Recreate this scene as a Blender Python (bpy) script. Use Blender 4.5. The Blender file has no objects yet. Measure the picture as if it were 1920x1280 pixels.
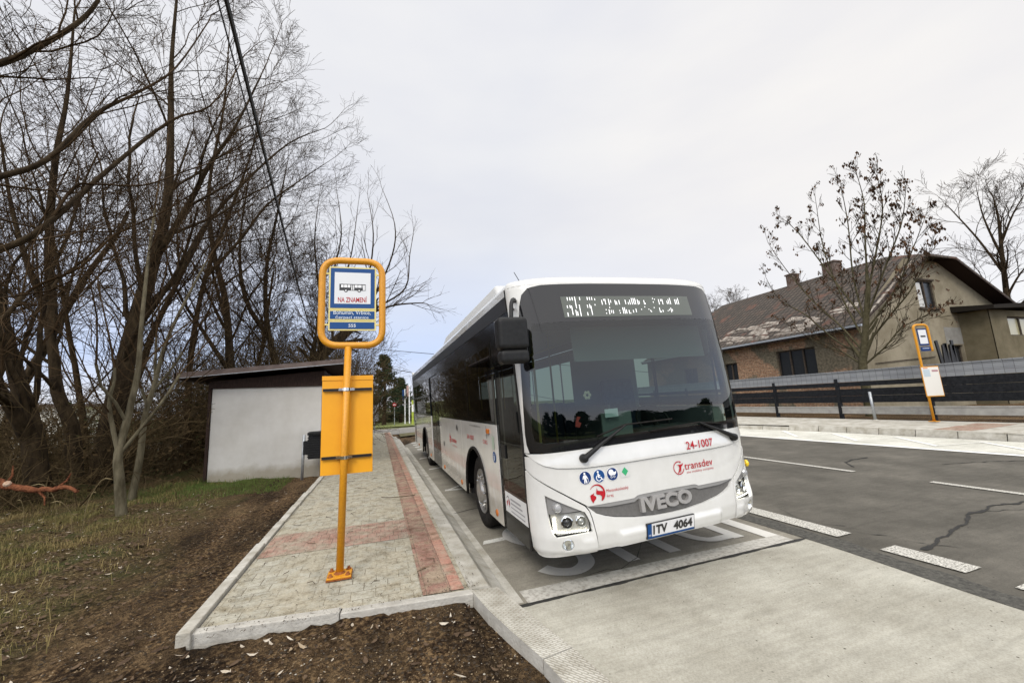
import bpy, bmesh, math, random
import numpy as np
from mathutils import Vector, Matrix, noise as mnoise
from mathutils.geometry import delaunay_2d_cdt
scene = bpy.context.scene
COL = scene.collection
PI = math.pi
R = math.radians

# ------------------------------------------------------------------ camera
FPX = 746.46                                   # focal length in pixels of a 1920 px wide frame
CP, CRL, CY = .150, -.047, .329
_f = np.array([math.sin(CY)*math.cos(CP), math.cos(CY)*math.cos(CP), math.sin(CP)])
_r = np.array([math.cos(CY), -math.sin(CY), 0.]); _u = np.cross(_r, _f)
CAMR = _r*math.cos(CRL)+_u*math.sin(CRL); CAMU = -_r*math.sin(CRL)+_u*math.cos(CRL); CAMF = _f
CAM = np.array([0., 0., 1.70])
cd = bpy.data.cameras.new('camera'); cam = bpy.data.objects.new('camera', cd); COL.objects.link(cam)
cd.sensor_width = 36; cd.lens = 36*FPX/1920; cd.clip_start = .05; cd.clip_end = 3000
m = Matrix.Identity(4)
for i in range(3):
    m[i][0] = CAMR[i]; m[i][1] = CAMU[i]; m[i][2] = -CAMF[i]; m[i][3] = CAM[i]
cam.matrix_world = m
scene.camera = cam

# ------------------------------------------------------------------ sky, sun, exposure
SUN_EL, SUN_AZ = R(42), R(215)                 # azimuth clockwise from +y
scene.view_settings.view_transform = 'Standard'; scene.view_settings.look = 'None'
scene.view_settings.gamma = 1; scene.view_settings.exposure = 0.45
W = bpy.data.worlds.new('World'); scene.world = W; W.use_nodes = True
nt = W.node_tree; nt.nodes.clear(); N = nt.nodes.new; Lk = nt.links.new
def wnode(t, **k):
    n = N(t)
    for a, b in k.items(): setattr(n, a, b)
    return n
out = N('ShaderNodeOutputWorld'); bg = N('ShaderNodeBackground')
sky = wnode('ShaderNodeTexSky', sky_type='NISHITA', sun_disc=False)
sky.sun_elevation = SUN_EL; sky.sun_rotation = SUN_AZ
bgs = N('ShaderNodeBackground'); bgs.inputs[1].default_value = .10; Lk(sky.outputs[0], bgs.inputs[0])
tc = N('ShaderNodeTexCoord'); sep = N('ShaderNodeSeparateXYZ'); Lk(tc.outputs['Generated'], sep.inputs[0])
def ramp(pts, src):
    r = N('ShaderNodeValToRGB'); el = r.color_ramp.elements
    while len(el) < len(pts): el.new(.5)
    for e, (p, c) in zip(el, pts): e.position = p; e.color = (*c, 1)
    Lk(src, r.inputs[0]); return r
elev = ramp([(0, (.68, .67, .69)), (.03, (.62, .635, .70)), (.12, (.47, .555, .75)), (.24, (.535, .58, .69)), (.40, (.61, .62, .655)), (.84, (.66, .66, .68)), (.93, (1.2, 1.2, 1.2)), (1, (1.6, 1.6, 1.6))], sep.outputs[2])
dot = wnode('ShaderNodeVectorMath', operation='DOT_PRODUCT'); Lk(tc.outputs['Generated'], dot.inputs[0])
dot.inputs[1].default_value = (math.sin(R(62))*.97, math.cos(R(62))*.97, .22)
warm = ramp([(.72, (0, 0, 0)), (.97, (1, 1, 1))], dot.outputs['Value'])
mxw = wnode('ShaderNodeMixRGB'); mxw.inputs[2].default_value = (.76, .73, .69, 1)
wf = wnode('ShaderNodeMath', operation='MULTIPLY'); wf.inputs[1].default_value = .75; Lk(warm.outputs[0], wf.inputs[0])
Lk(wf.outputs[0], mxw.inputs[0]); Lk(elev.outputs[0], mxw.inputs[1])
cn = N('ShaderNodeTexNoise'); cn.inputs['Scale'].default_value = 2.2; cn.inputs['Detail'].default_value = 4
cmap = N('ShaderNodeMapping'); cmap.inputs['Scale'].default_value = (1, 1, 3.2); Lk(tc.outputs['Generated'], cmap.inputs[0]); Lk(cmap.outputs[0], cn.inputs[0])
cr = ramp([(.32, (.95, .955, .98)), (.66, (1.04, 1.035, 1.02))], cn.outputs[0])
mul = wnode('ShaderNodeMixRGB', blend_type='MULTIPLY'); mul.inputs[0].default_value = 1; Lk(mxw.outputs[0], mul.inputs[1]); Lk(cr.outputs[0], mul.inputs[2])
# the overcast behind the camera is brighter than the part in view
bk = ramp([(.42, (1, 1, 1)), (.75, (2.0, 1.95, 1.86))], (lambda n: (Lk(sep.outputs[1], n.inputs[0]), n.outputs[0])[1])(wnode('ShaderNodeMath', operation='MULTIPLY_ADD')))
for l in nt.links:
    pass
for n in nt.nodes:
    if n.type == 'MATH' and n.operation == 'MULTIPLY_ADD': n.inputs[1].default_value = -.5; n.inputs[2].default_value = .5
mul2 = wnode('ShaderNodeMixRGB', blend_type='MULTIPLY'); mul2.inputs[0].default_value = 1; Lk(mul.outputs[0], mul2.inputs[1]); Lk(bk.outputs[0], mul2.inputs[2])
Lk(mul2.outputs[0], bg.inputs[0]); bg.inputs[1].default_value = 1.0
mixw = N('ShaderNodeMixShader'); mixw.inputs[0].default_value = .93
Lk(bgs.outputs[0], mixw.inputs[1]); Lk(bg.outputs[0], mixw.inputs[2]); Lk(mixw.outputs[0], out.inputs[0])
sd = bpy.data.lights.new('sun', 'SUN'); sun = bpy.data.objects.new('sun', sd); COL.objects.link(sun)
sd.energy = 1.3; sd.angle = R(18); sd.color = (1, .96, .9)
sun.rotation_euler = (PI/2-SUN_EL, 0, PI-SUN_AZ)   # light comes from azimuth SUN_AZ

# ------------------------------------------------------------------ helpers
def ray(px, py): return (px-960)/FPX*CAMR-(py-640)/FPX*CAMU+CAMF
def atz(px, py, z): d = ray(px, py); return CAM+d*(z-CAM[2])/d[2]
def aty(px, py, y): d = ray(px, py); return CAM+d*y/d[1]
def atx(px, py, x): d = ray(px, py); return CAM+d*x/d[0]
SL = .015
def rz(x, y=0): return max(0., SL*(x-1.2))

MATS = {}
def mat(name, col, rough=.6, metal=0., col2=None, scale=8., detail=4., lo=.35, hi=.65, bump=0., bscale=None, emit=None, spec=None, coat=0., stretch=None, extra=None):
    if name in MATS: return MATS[name]
    M = bpy.data.materials.new(name); M.use_nodes = True; t = M.node_tree; b = t.nodes['Principled BSDF']
    b.inputs['Base Color'].default_value = (*col, 1); b.inputs['Roughness'].default_value = rough; b.inputs['Metallic'].default_value = metal
    if spec is None and rough >= .7: spec = .12
    if spec is None and extra and rough == .6: spec = .25
    if spec is not None: b.inputs['Specular IOR Level'].default_value = spec
    if coat: b.inputs['Coat Weight'].default_value = coat; b.inputs['Coat Roughness'].default_value = .05
    if emit: b.inputs['Emission Color'].default_value = (*col, 1); b.inputs['Emission Strength'].default_value = emit
    co = None
    if col2 is not None or bump:
        tcn = t.nodes.new('ShaderNodeTexCoord'); co = tcn.outputs['Object']
        if stretch:
            mp = t.nodes.new('ShaderNodeMapping'); mp.inputs['Scale'].default_value = stretch; t.links.new(co, mp.inputs[0]); co = mp.outputs[0]
    if col2 is not None:
        n = t.nodes.new('ShaderNodeTexNoise'); n.inputs['Scale'].default_value = scale; n.inputs['Detail'].default_value = detail; n.inputs['Roughness'].default_value = .65
        t.links.new(co, n.inputs['Vector'])
        r = t.nodes.new('ShaderNodeValToRGB'); r.color_ramp.elements[0].position = lo; r.color_ramp.elements[1].position = hi
        r.color_ramp.elements[0].color = (*col, 1); r.color_ramp.elements[1].color = (*col2, 1)
        t.links.new(n.outputs['Fac'], r.inputs[0]); t.links.new(r.outputs[0], b.inputs['Base Color'])
    if bump:
        n2 = t.nodes.new('ShaderNodeTexNoise'); n2.inputs['Scale'].default_value = bscale or scale*4; n2.inputs['Detail'].default_value = 5; t.links.new(co, n2.inputs['Vector'])
        bp = t.nodes.new('ShaderNodeBump'); bp.inputs['Strength'].default_value = bump; bp.inputs['Distance'].default_value = .02
        t.links.new(n2.outputs['Fac'], bp.inputs['Height']); t.links.new(bp.outputs[0], b.inputs['Normal'])
    if extra: extra(M, t, b)
    MATS[name] = M; return M

class MB:
    def __init__(s): s.v = []; s.f = []; s.mi = []
    def add(s, vs, fs, mi=0):
        o = len(s.v); s.v += [tuple(map(float, p)) for p in vs]; s.f += [tuple(i+o for i in f) for f in fs]; s.mi += [mi]*len(fs); return s
    def box(s, c, d, rot=None, mi=0):
        c = Vector(c); vs = []
        for z in (-.5, .5):
            for x, y in ((-.5, -.5), (.5, -.5), (.5, .5), (-.5, .5)):
                p = Vector((x*d[0], y*d[1], z*d[2]))
                if rot: p = rot @ p
                vs.append(p+c)
        return s.add(vs, [(3, 2, 1, 0), (4, 5, 6, 7), (0, 1, 5, 4), (1, 2, 6, 5), (2, 3, 7, 6), (3, 0, 4, 7)], mi)
    def bbox(s, a, b, mi=0): return s.box([(a[i]+b[i])/2 for i in range(3)], [abs(b[i]-a[i]) for i in range(3)], None, mi)
    def tube(s, pts, r, n=10, cap=True, closed=False, mi=0):
        pts = [Vector(p) for p in pts]; L = len(pts)
        if not hasattr(r, '__len__'): r = [r]*L
        rings = []; up = None
        for i, p in enumerate(pts):
            a = pts[i-1] if (i > 0 or closed) else p; b = pts[(i+1) % L] if (i < L-1 or closed) else p
            t = (b-a).normalized()
            if up is None: up = Vector((0, 0, 1)) if abs(t.z) < .9 else Vector((1, 0, 0))
            x = t.cross(up); x = x.normalized() if x.length > 1e-5 else t.orthogonal().normalized()
            up = x.cross(t).normalized()
            rings.append([p+(x*math.cos(k*2*PI/n)+up*math.sin(k*2*PI/n))*r[i] for k in range(n)])
        vs = [q for g in rings for q in g]; fs = []
        for i in range(L if closed else L-1):
            j = (i+1) % L
            for k in range(n): fs.append((i*n+k, i*n+(k+1) % n, j*n+(k+1) % n, j*n+k))
        if cap and not closed: fs += [tuple(range(n))[::-1], tuple((L-1)*n+k for k in range(n))]
        return s.add(vs, fs, mi)
    def lathe(s, c, axis, prof, n=32, mi=0):      # prof: (radius, height along axis)
        axis = Vector(axis).normalized(); x = axis.orthogonal().normalized(); y = axis.cross(x); c = Vector(c)
        vs = [c+axis*h+(x*math.cos(k*2*PI/n)+y*math.sin(k*2*PI/n))*r for r, h in prof for k in range(n)]
        fs = [(i*n+k, i*n+(k+1) % n, (i+1)*n+(k+1) % n, (i+1)*n+k) for i in range(len(prof)-1) for k in range(n)]
        return s.add(vs, fs, mi)
    def prism(s, poly, f0, f1, mi=0):              # poly 2D, f0/f1 map (a,b)->3D
        n = len(poly); vs = [f0(*p) for p in poly]+[f1(*p) for p in poly]
        tri = tess(poly); fs = [tuple(t)[::-1] for t in tri]+[tuple(i+n for i in t) for t in tri]+[(i, (i+1) % n, n+(i+1) % n, n+i) for i in range(n)]
        return s.add(vs, fs, mi)
    def build(s, name, m, parent=None, smooth=False, ang=None):
        me = bpy.data.meshes.new(name); me.from_pydata(s.v, [], s.f)
        ms = m if isinstance(m, (list, tuple)) else [m]
        for q in ms: me.materials.append(q)
        if len(ms) > 1: me.polygons.foreach_set('material_index', s.mi)
        o = bpy.data.objects.new(name, me)
        if smooth: me.polygons.foreach_set('use_smooth', [True]*len(me.polygons))
        me.update()
        if smooth and ang: me.set_sharp_from_angle(angle=R(ang))
        COL.objects.link(o)
        if parent is not None:
            o.parent = parent
            L = wloc(parent)
            if L is not None: me.transform(Matrix.Translation(-L))
        return o
def wloc(p):
    L = Vector((0, 0, 0))
    while p is not None:
        if p.get('_local'): return None
        L += p.location; p = p.parent
    return L
def area(poly): return sum(poly[i][0]*poly[(i+1) % len(poly)][1]-poly[(i+1) % len(poly)][0]*poly[i][1] for i in range(len(poly)))/2
def tess(poly):
    from mathutils.geometry import tessellate_polygon
    t = tessellate_polygon([[Vector((p[0], p[1], 0)) for p in poly]])
    ok = []
    for a, b, c in t:
        ar = (poly[b][0]-poly[a][0])*(poly[c][1]-poly[a][1])-(poly[c][0]-poly[a][0])*(poly[b][1]-poly[a][1])
        ok.append((a, b, c) if ar > 0 else (a, c, b))
    return ok
def tag(o, label=None, cat=None, group=None, kind=None):
    for k, v in (('label', label), ('category', cat), ('group', group), ('kind', kind)):
        if v: o[k] = v
    return o
def thing(name, label, cat, loc=(0, 0, 0), group=None, local=False):
    o = bpy.data.objects.new(name, None); COL.objects.link(o); o.location = tuple(map(float, loc)); o.empty_display_size = .1
    if local: o['_local'] = 1
    return tag(o, label, cat, group)
def bevel(o, w=.01, seg=2):
    b = o.modifiers.new('bevel', 'BEVEL'); b.width = w; b.segments = seg; b.limit_method = 'ANGLE'; b.angle_limit = R(40); return o
def inpoly(x, y, P):
    c = False; n = len(P); j = n-1
    for i in range(n):
        xi, yi = P[i]; xj, yj = P[j]
        if (yi > y) != (yj > y) and x < (xj-xi)*(y-yi)/(yj-yi)+xi: c = not c
        j = i
    return c
def resample(P, d, closed=True):
    o = []; n = len(P)
    for i in range(n if closed else n-1):
        a, b = P[i], P[(i+1) % n]; L = math.hypot(b[0]-a[0], b[1]-a[1]); k = max(1, int(math.ceil(L/d)))
        for j in range(k): o.append((a[0]+(b[0]-a[0])*j/k, a[1]+(b[1]-a[1])*j/k))
    if not closed: o.append(P[-1])
    return o
def roundpoly(P, r, n=5):
    o = []; L = len(P)
    for i in range(L):
        p = Vector(P[i]); a = Vector(P[i-1]); b = Vector(P[(i+1) % L])
        rr = min(r, (a-p).length*.45, (b-p).length*.45)
        p0 = p+(a-p).normalized()*rr; p1 = p+(b-p).normalized()*rr
        for k in range(n+1):
            t = k/n; q = p0*(1-t)**2+p*2*t*(1-t)+p1*t*t; o.append((q.x, q.y))
    return o
def catmull(P, n=6):
    P = [Vector(p) for p in P]; o = []
    for i in range(len(P)-1):
        p0 = P[max(i-1, 0)]; p1 = P[i]; p2 = P[i+1]; p3 = P[min(i+2, len(P)-1)]
        for k in range(n):
            t = k/n; o.append(.5*((2*p1)+(p2-p0)*t+(2*p0-5*p1+4*p2-p3)*t*t+(3*p1-p0-3*p2+p3)*t**3))
    o.append(P[-1]); return o
_txt = {}
def text2d(s, bold=0.):
    k = (s, bold)
    if k in _txt: return _txt[k]
    c = bpy.data.curves.new('t', 'FONT'); c.body = s; c.resolution_u = 3; c.offset = bold; c.fill_mode = 'FRONT'
    o = bpy.data.objects.new('t', c); COL.objects.link(o)
    dg = bpy.context.evaluated_depsgraph_get(); me = o.evaluated_get(dg).to_mesh()
    vs = [(v.co.x, v.co.y) for v in me.vertices]; fs = [tuple(p.vertices) for p in me.polygons]
    o.evaluated_get(dg).to_mesh_clear(); bpy.data.objects.remove(o); bpy.data.curves.remove(c)
    _txt[k] = (vs, fs); return _txt[k]
def textfit(mb, s, x0, x1, y0, y1, fn, bold=0., mi=0):
    vs, fs = text2d(s, bold)
    ax = min(v[0] for v in vs); bx = max(v[0] for v in vs); ay = min(v[1] for v in vs); by = max(v[1] for v in vs)
    mb.add([fn(x0+(x-ax)/(bx-ax)*(x1-x0), y0+(y-ay)/(by-ay)*(y1-y0)) for x, y in vs], fs, mi)
def noise1(x, y, s=0):
    return math.sin(x*1.7+s)*math.cos(y*2.3-s*1.3)+.5*math.sin(x*3.9-y*2.1+s)+.25*math.sin(x*8.3+y*7.7+2*s)
def ss(a, b, x): t = min(max((x-a)/(b-a), 0), 1); return t*t*(3-2*t)

# ------------------------------------------------------------------ materials
def m_soil(M, t, b):
    Lk = t.links.new; nn = t.nodes.new
    tc = nn('ShaderNodeTexCoord'); sp = nn('ShaderNodeSeparateXYZ'); Lk(tc.outputs['Object'], sp.inputs[0])
    def noise(sc, det=5, rg=.65):
        n = nn('ShaderNodeTexNoise'); n.inputs['Scale'].default_value = sc; n.inputs['Detail'].default_value = det; n.inputs['Roughness'].default_value = rg; Lk(tc.outputs['Object'], n.inputs['Vector']); return n.outputs['Fac']
    def rmp(src, *pts):
        r = nn('ShaderNodeValToRGB'); el = r.color_ramp.elements
        while len(el) < len(pts): el.new(.5)
        for e, (p, c) in zip(el, pts): e.position = p; e.color = (*c, 1)
        Lk(src, r.inputs[0]); return r.outputs[0]
    def mix(f, a, c):
        x = nn('ShaderNodeMixRGB'); Lk(f, x.inputs[0]); Lk(a, x.inputs[1]); Lk(c, x.inputs[2]); return x.outputs[0]
    def mth(op, a, b_):
        x = nn('ShaderNodeMath'); x.operation = op
        for i, q in enumerate((a, b_)):
            if isinstance(q, (int, float)): x.inputs[i].default_value = q
            else: Lk(q, x.inputs[i])
        return x.outputs[0]
    soil = rmp(noise(26, 7, .75), (.38, (.012, .0075, .004)), (.5, (.055, .035, .019)), (.60, (.20, .14, .075)))
    grain = rmp(noise(120, 3), (.44, (.035, .024, .014)), (.62, (.27, .195, .11)))
    gm = rmp(noise(1.6, 4), (.46, (0, 0, 0)), (.62, (.55, .55, .55)))
    soil = mix(gm, soil, grain)
    litter = rmp(noise(34, 7, .8), (.36, (.018, .012, .006)), (.47, (.085, .058, .028)), (.56, (.16, .115, .052)), (.66, (.40, .31, .19)))
    green = rmp(noise(40, 5, .8), (.36, (.025, .035, .01)), (.55, (.095, .105, .035)), (.72, (.21, .19, .08)))
    gmask = rmp(noise(1.3, 4), (.47, (0, 0, 0)), (.60, (.8, .8, .8)))
    wild = mix(gmask, litter, green)
    # bare soil next to the pavement, litter and grass further left: mask across x with a ragged edge
    e = mth('ADD', sp.outputs[0], mth('MULTIPLY', noise(.9, 5), 2.4))
    e = mth('ADD', e, mth('MULTIPLY', sp.outputs[1], .045))
    mk = rmp(mth('ADD', mth('MULTIPLY', e, .28), .87), (.42, (0, 0, 0)), (.70, (1, 1, 1)))
    rk = nn('ShaderNodeTexNoise'); rk.inputs['Scale'].default_value = 1.; rk.inputs['Detail'].default_value = 6
    mpk = nn('ShaderNodeMapping'); mpk.inputs['Rotation'].default_value = (0, 0, R(12)); mpk.inputs['Scale'].default_value = (2.2, .35, 1); Lk(tc.outputs['Object'], mpk.inputs[0]); Lk(mpk.outputs[0], rk.inputs['Vector'])
    sm = nn('ShaderNodeMixRGB'); sm.blend_type = 'MULTIPLY'; sm.inputs[0].default_value = 1; Lk(soil, sm.inputs[1]); Lk(rmp(rk.outputs['Fac'], (.36, (.45, .42, .40)), (.62, (1.7, 1.6, 1.5))), sm.inputs[2]); soil = sm.outputs[0]
    c = mix(mk, wild, soil)
    # moss green strip before the shed wall
    gy = rmp(mth('MULTIPLY', sp.outputs[1], .05), (.485, (0, 0, 0)), (.54, (1, 1, 1)), (.575, (1, 1, 1)), (.62, (0, 0, 0)))
    gx = rmp(mth('ADD', mth('MULTIPLY', sp.outputs[0], .1), 1.0), (.50, (0, 0, 0)), (.60, (1, 1, 1)), (.71, (1, 1, 1)), (.79, (0, 0, 0)))
    gg = mth('MULTIPLY', mth('MULTIPLY', gx, gy), rmp(noise(3, 4), (.35, (0, 0, 0)), (.55, (1, 1, 1))))
    moss = rmp(noise(50, 4), (.35, (.03, .045, .01)), (.65, (.12, .16, .035)))
    c = mix(gg, c, moss)
    far = rmp(noise(.3, 4), (.35, (.10, .115, .045)), (.65, (.17, .18, .075)))
    fm = rmp(mth('MULTIPLY', sp.outputs[1], .02), (.62, (0, 0, 0)), (.74, (1, 1, 1)))
    c = mix(fm, c, far)
    Lk(c, b.inputs['Base Color']); b.inputs['Roughness'].default_value = .95
    bp = nn('ShaderNodeBump'); bp.inputs['Strength'].default_value = 1.0; bp.inputs['Distance'].default_value = .035
    Lk(mth('ADD', noise(45, 8, .75), mth('MULTIPLY', noise(160, 3), .5)), bp.inputs['Height']); Lk(bp.outputs[0], b.inputs['Normal'])
SOIL = mat('soil_and_litter', (.05, .04, .03), .95, extra=m_soil)

def m_concrete(c1, c2, c3):
    def fx(M, t, b):
        Lk = t.links.new; nn = t.nodes.new
        tc = nn('ShaderNodeTexCoord')
        def noise(sc, det=5, rg=.65, st=None):
            n = nn('ShaderNodeTexNoise'); n.inputs['Scale'].default_value = sc; n.inputs['Detail'].default_value = det; n.inputs['Roughness'].default_value = rg
            if st:
                mp = nn('ShaderNodeMapping'); mp.inputs['Scale'].default_value = st; Lk(tc.outputs['Object'], mp.inputs[0]); Lk(mp.outputs[0], n.inputs['Vector'])
            else: Lk(tc.outputs['Object'], n.inputs['Vector'])
            return n.outputs['Fac']
        def rmp(src, *pts):
            r = nn('ShaderNodeValToRGB'); el = r.color_ramp.elements
            while len(el) < len(pts): el.new(.5)
            for e, (p, c) in zip(el, pts): e.position = p; e.color = (*c, 1)
            Lk(src, r.inputs[0]); return r.outputs[0]
        base = rmp(noise(1.1, 7, .7), (.32, c1), (.52, c2), (.7, c3))
        def mulc(a, c):
            x = nn('ShaderNodeMixRGB'); x.blend_type = 'MULTIPLY'; x.inputs[0].default_value = 1; Lk(a, x.inputs[1]); Lk(c, x.inputs[2]); return x.outputs[0]
        base = mulc(base, rmp(noise(2.2, 6, .75, (1, 7, 1)), (.35, (.87, .87, .86)), (.62, (1.06, 1.06, 1.05))))
        base = mulc(base, rmp(noise(70, 4, .8), (.34, (.80, .79, .77)), (.6, (1.08, 1.08, 1.07))))
        base = mulc(base, rmp(noise(26, 2, .5), (.20, (.35, .33, .30)), (.27, (1, 1, 1))))
        v = nn('ShaderNodeTexVoronoi'); v.inputs['Scale'].default_value = 4.3; Lk(tc.outputs['Object'], v.inputs['Vector'])
        base = mulc(base, rmp(v.outputs['Distance'], (.018, (.16, .14, .12)), (.04, (1, 1, 1))))
        Lk(base, b.inputs['Base Color']); b.inputs['Roughness'].default_value = .85
        bp = nn('ShaderNodeBump'); bp.inputs['Strength'].default_value = .35; bp.inputs['Distance'].default_value = .006
        Lk(noise(60, 6, .75), bp.inputs['Height']); Lk(bp.outputs[0], b.inputs['Normal'])
    return fx
SLAB = mat('bay_concrete', (.4, .4, .4), extra=m_concrete((.30, .282, .235), (.395, .378, .325), (.485, .468, .41)))
SLABD = mat('shade_tinted_bay_concrete', (.3, .3, .3), extra=m_concrete((.185, .17, .14), (.26, .24, .20), (.345, .32, .27)))  # slab under the bus: darker tone, partly its shadow put into the colour
SLABP = mat('pale_concrete', (.4, .4, .4), extra=m_concrete((.46, .45, .40), (.60, .59, .53), (.70, .69, .64)))
KERB = mat('kerb_stone', (.33, .305, .25), .85, col2=(.54, .52, .465), scale=4, detail=9, bump=.4, bscale=60)
KERBD = mat('kerb_face_stone', (.36, .34, .30), .85, col2=(.5, .48, .43), scale=6, detail=8, bump=.4, bscale=50)  # stone tone of the front edging and transition kerb sides
ASPH = mat('asphalt', (.075, .071, .063), .9, spec=.3, extra=m_concrete((.072, .066, .054), (.108, .099, .083), (.150, .137, .115)))
ASPHD = mat('asphalt_edge_strip', (.055, .053, .048), .92, col2=(.12, .115, .10), scale=30, detail=6, bump=.5, bscale=90)
CRACK = mat('crack_seal', (.03, .03, .028), .7, col2=(.05, .048, .045), scale=20)
def worn(name, c, lo, hi, sc=38, c0=(.33, .32, .29)):
    return mat(name, c0, .8, col2=c, scale=sc, detail=9, lo=lo, hi=hi, bump=.25, bscale=90)
PAINT = worn('road_paint', (.62, .61, .56), .36, .50)
PAINTS = worn('faded_road_paint', (.64, .62, .57), .24, .40, 22)
PAINTC = worn('coarse_road_paint', (.62, .60, .54), .40, .55, 60, (.16, .15, .13))

def m_paver(c1, c2, joint, sand, rowh=.1, bw=.2, sandlo=.48, off=.5):
    def fx(M, t, b):
        Lk = t.links.new; nn = t.nodes.new
        tc = nn('ShaderNodeTexCoord')
        dn = nn('ShaderNodeTexNoise'); dn.inputs['Scale'].default_value = 9; Lk(tc.outputs['Object'], dn.inputs['Vector'])
        dm = nn('ShaderNodeVectorMath'); dm.operation = 'MULTIPLY_ADD'; dm.inputs[1].default_value = (.012, .012, 0); Lk(dn.outputs['Color'], dm.inputs[0]); Lk(tc.outputs['Object'], dm.inputs[2])
        br = nn('ShaderNodeTexBrick'); br.inputs['Scale'].default_value = 1; br.inputs['Mortar Size'].default_value = .0045; br.inputs['Mortar Smooth'].default_value = .6
        br.inputs['Brick Width'].default_value = bw; br.inputs['Row Height'].default_value = rowh; br.offset = off
        br.inputs['Color1'].default_value = (*c1, 1); br.inputs['Color2'].default_value = (*c2, 1); br.inputs['Mortar'].default_value = (*joint, 1)
        Lk(dm.outputs[0], br.inputs['Vector'])
        def noise(sc, det=5, rg=.65):
            n = nn('ShaderNodeTexNoise'); n.inputs['Scale'].default_value = sc; n.inputs['Detail'].default_value = det; n.inputs['Roughness'].default_value = rg; Lk(tc.outputs['Object'], n.inputs['Vector']); return n.outputs['Fac']
        def rmp(src, *pts):
            r = nn('ShaderNodeValToRGB'); el = r.color_ramp.elements
            while len(el) < len(pts): el.new(.5)
            for e, (p, c) in zip(el, pts): e.position = p; e.color = (*c, 1)
            Lk(src, r.inputs[0]); return r.outputs[0]
        x = nn('ShaderNodeMixRGB'); x.blend_type = 'MULTIPLY'; x.inputs[0].default_value = 1; Lk(br.outputs['Color'], x.inputs[1]); Lk(rmp(noise(45, 6, .8), (.33, (.72, .71, .70)), (.62, (1.1, 1.1, 1.1))), x.inputs[2])
        y = nn('ShaderNodeMixRGB'); Lk(rmp(noise(3.6, 8, .72), (sandlo, (0, 0, 0)), (sandlo+.13, (.85, .85, .85))), y.inputs[0]); Lk(x.outputs[0], y.inputs[1])
        Lk(rmp(noise(38, 5, .8), (.35, tuple(q*.62 for q in sand)), (.6, sand)), y.inputs[2])
        z = nn('ShaderNodeMixRGB'); z.blend_type = 'MULTIPLY'; z.inputs[0].default_value = 1; Lk(y.outputs[0], z.inputs[1])
        Lk(rmp(noise(7, 9, .8), (.36, (.52, .48, .40)), (.52, (1, 1, .98)), (.7, (1.08, 1.07, 1.04))), z.inputs[2])
        Lk(z.outputs[0], b.inputs['Base Color']); b.inputs['Roughness'].default_value = .9
        hm = nn('ShaderNodeMath'); hm.operation = 'MULTIPLY_ADD'; hm.inputs[1].default_value = -1; Lk(br.outputs['Fac'], hm.inputs[0]); Lk(noise(40, 6, .75), hm.inputs[2])
        bp = nn('ShaderNodeBump'); bp.inputs['Strength'].default_value = .55; bp.inputs['Distance'].default_value = .008; Lk(hm.outputs[0], bp.inputs['Height']); Lk(bp.outputs[0], b.inputs['Normal'])
    return fx
PAVER = mat('grey_pavers', (.4, .4, .36), extra=m_paver((.46, .44, .37), (.37, .355, .30), (.20, .175, .13), (.46, .415, .32), rowh=.165, bw=.2, sandlo=.42, off=0.5))
PAVERR = mat('red_pavers', (.4, .2, .16), extra=m_paver((.40, .245, .195), (.34, .22, .175), (.19, .14, .11), (.44, .38, .30), rowh=.2, bw=.1, sandlo=.45))
PAVERB = mat('bright_red_pavers', (.4, .2, .16), extra=m_paver((.45, .235, .18), (.42, .28, .215), (.20, .13, .1), (.46, .39, .30), rowh=.2, bw=.2, sandlo=.50, off=0))
PAVERT = mat('dark_red_tactile_pavers', (.3, .15, .12), extra=m_paver((.34, .19, .15), (.27, .165, .13), (.16, .115, .085), (.42, .335, .245), rowh=.2, bw=.2, sandlo=.44, off=0))
def m_tread(M, t, b):
    Lk = t.links.new; nn = t.nodes.new
    tc = nn('ShaderNodeTexCoord'); mp = nn('ShaderNodeMapping'); mp.inputs['Rotation'].default_value = (0, 0, .7); Lk(tc.outputs['Object'], mp.inputs[0])
    ck = nn('ShaderNodeTexBrick'); ck.inputs['Scale'].default_value = 1; ck.inputs['Brick Width'].default_value = .062; ck.inputs['Row Height'].default_value = .024; ck.inputs['Mortar Size'].default_value = .007; ck.inputs['Mortar Smooth'].default_value = .8
    Lk(mp.outputs[0], ck.inputs['Vector'])
    n = nn('ShaderNodeTexNoise'); n.inputs['Scale'].default_value = 6; n.inputs['Detail'].default_value = 8; Lk(tc.outputs['Object'], n.inputs['Vector'])
    r = nn('ShaderNodeValToRGB'); r.color_ramp.elements[0].position = .35; r.color_ramp.elements[1].position = .65
    r.color_ramp.elements[0].color = (.38, .355, .30, 1); r.color_ramp.elements[1].color = (.58, .56, .50, 1); Lk(n.outputs['Fac'], r.inputs[0]); cm = nn('ShaderNodeMixRGB'); cm.blend_type = 'MULTIPLY'; cm.inputs[2].default_value = (.74, .72, .67, 1); Lk(ck.outputs['Fac'], cm.inputs[0]); Lk(r.outputs[0], cm.inputs[1]); Lk(cm.outputs[0], b.inputs['Base Color'])
    b.inputs['Roughness'].default_value = .8
    bp = nn('ShaderNodeBump'); bp.inputs['Strength'].default_value = .8; bp.inputs['Distance'].default_value = .006; bp.invert = True
    Lk(ck.outputs['Fac'], bp.inputs['Height']); Lk(bp.outputs[0], b.inputs['Normal'])
TREAD = mat('patterned_kerb_top', (.5, .5, .5), extra=m_tread)

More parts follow.
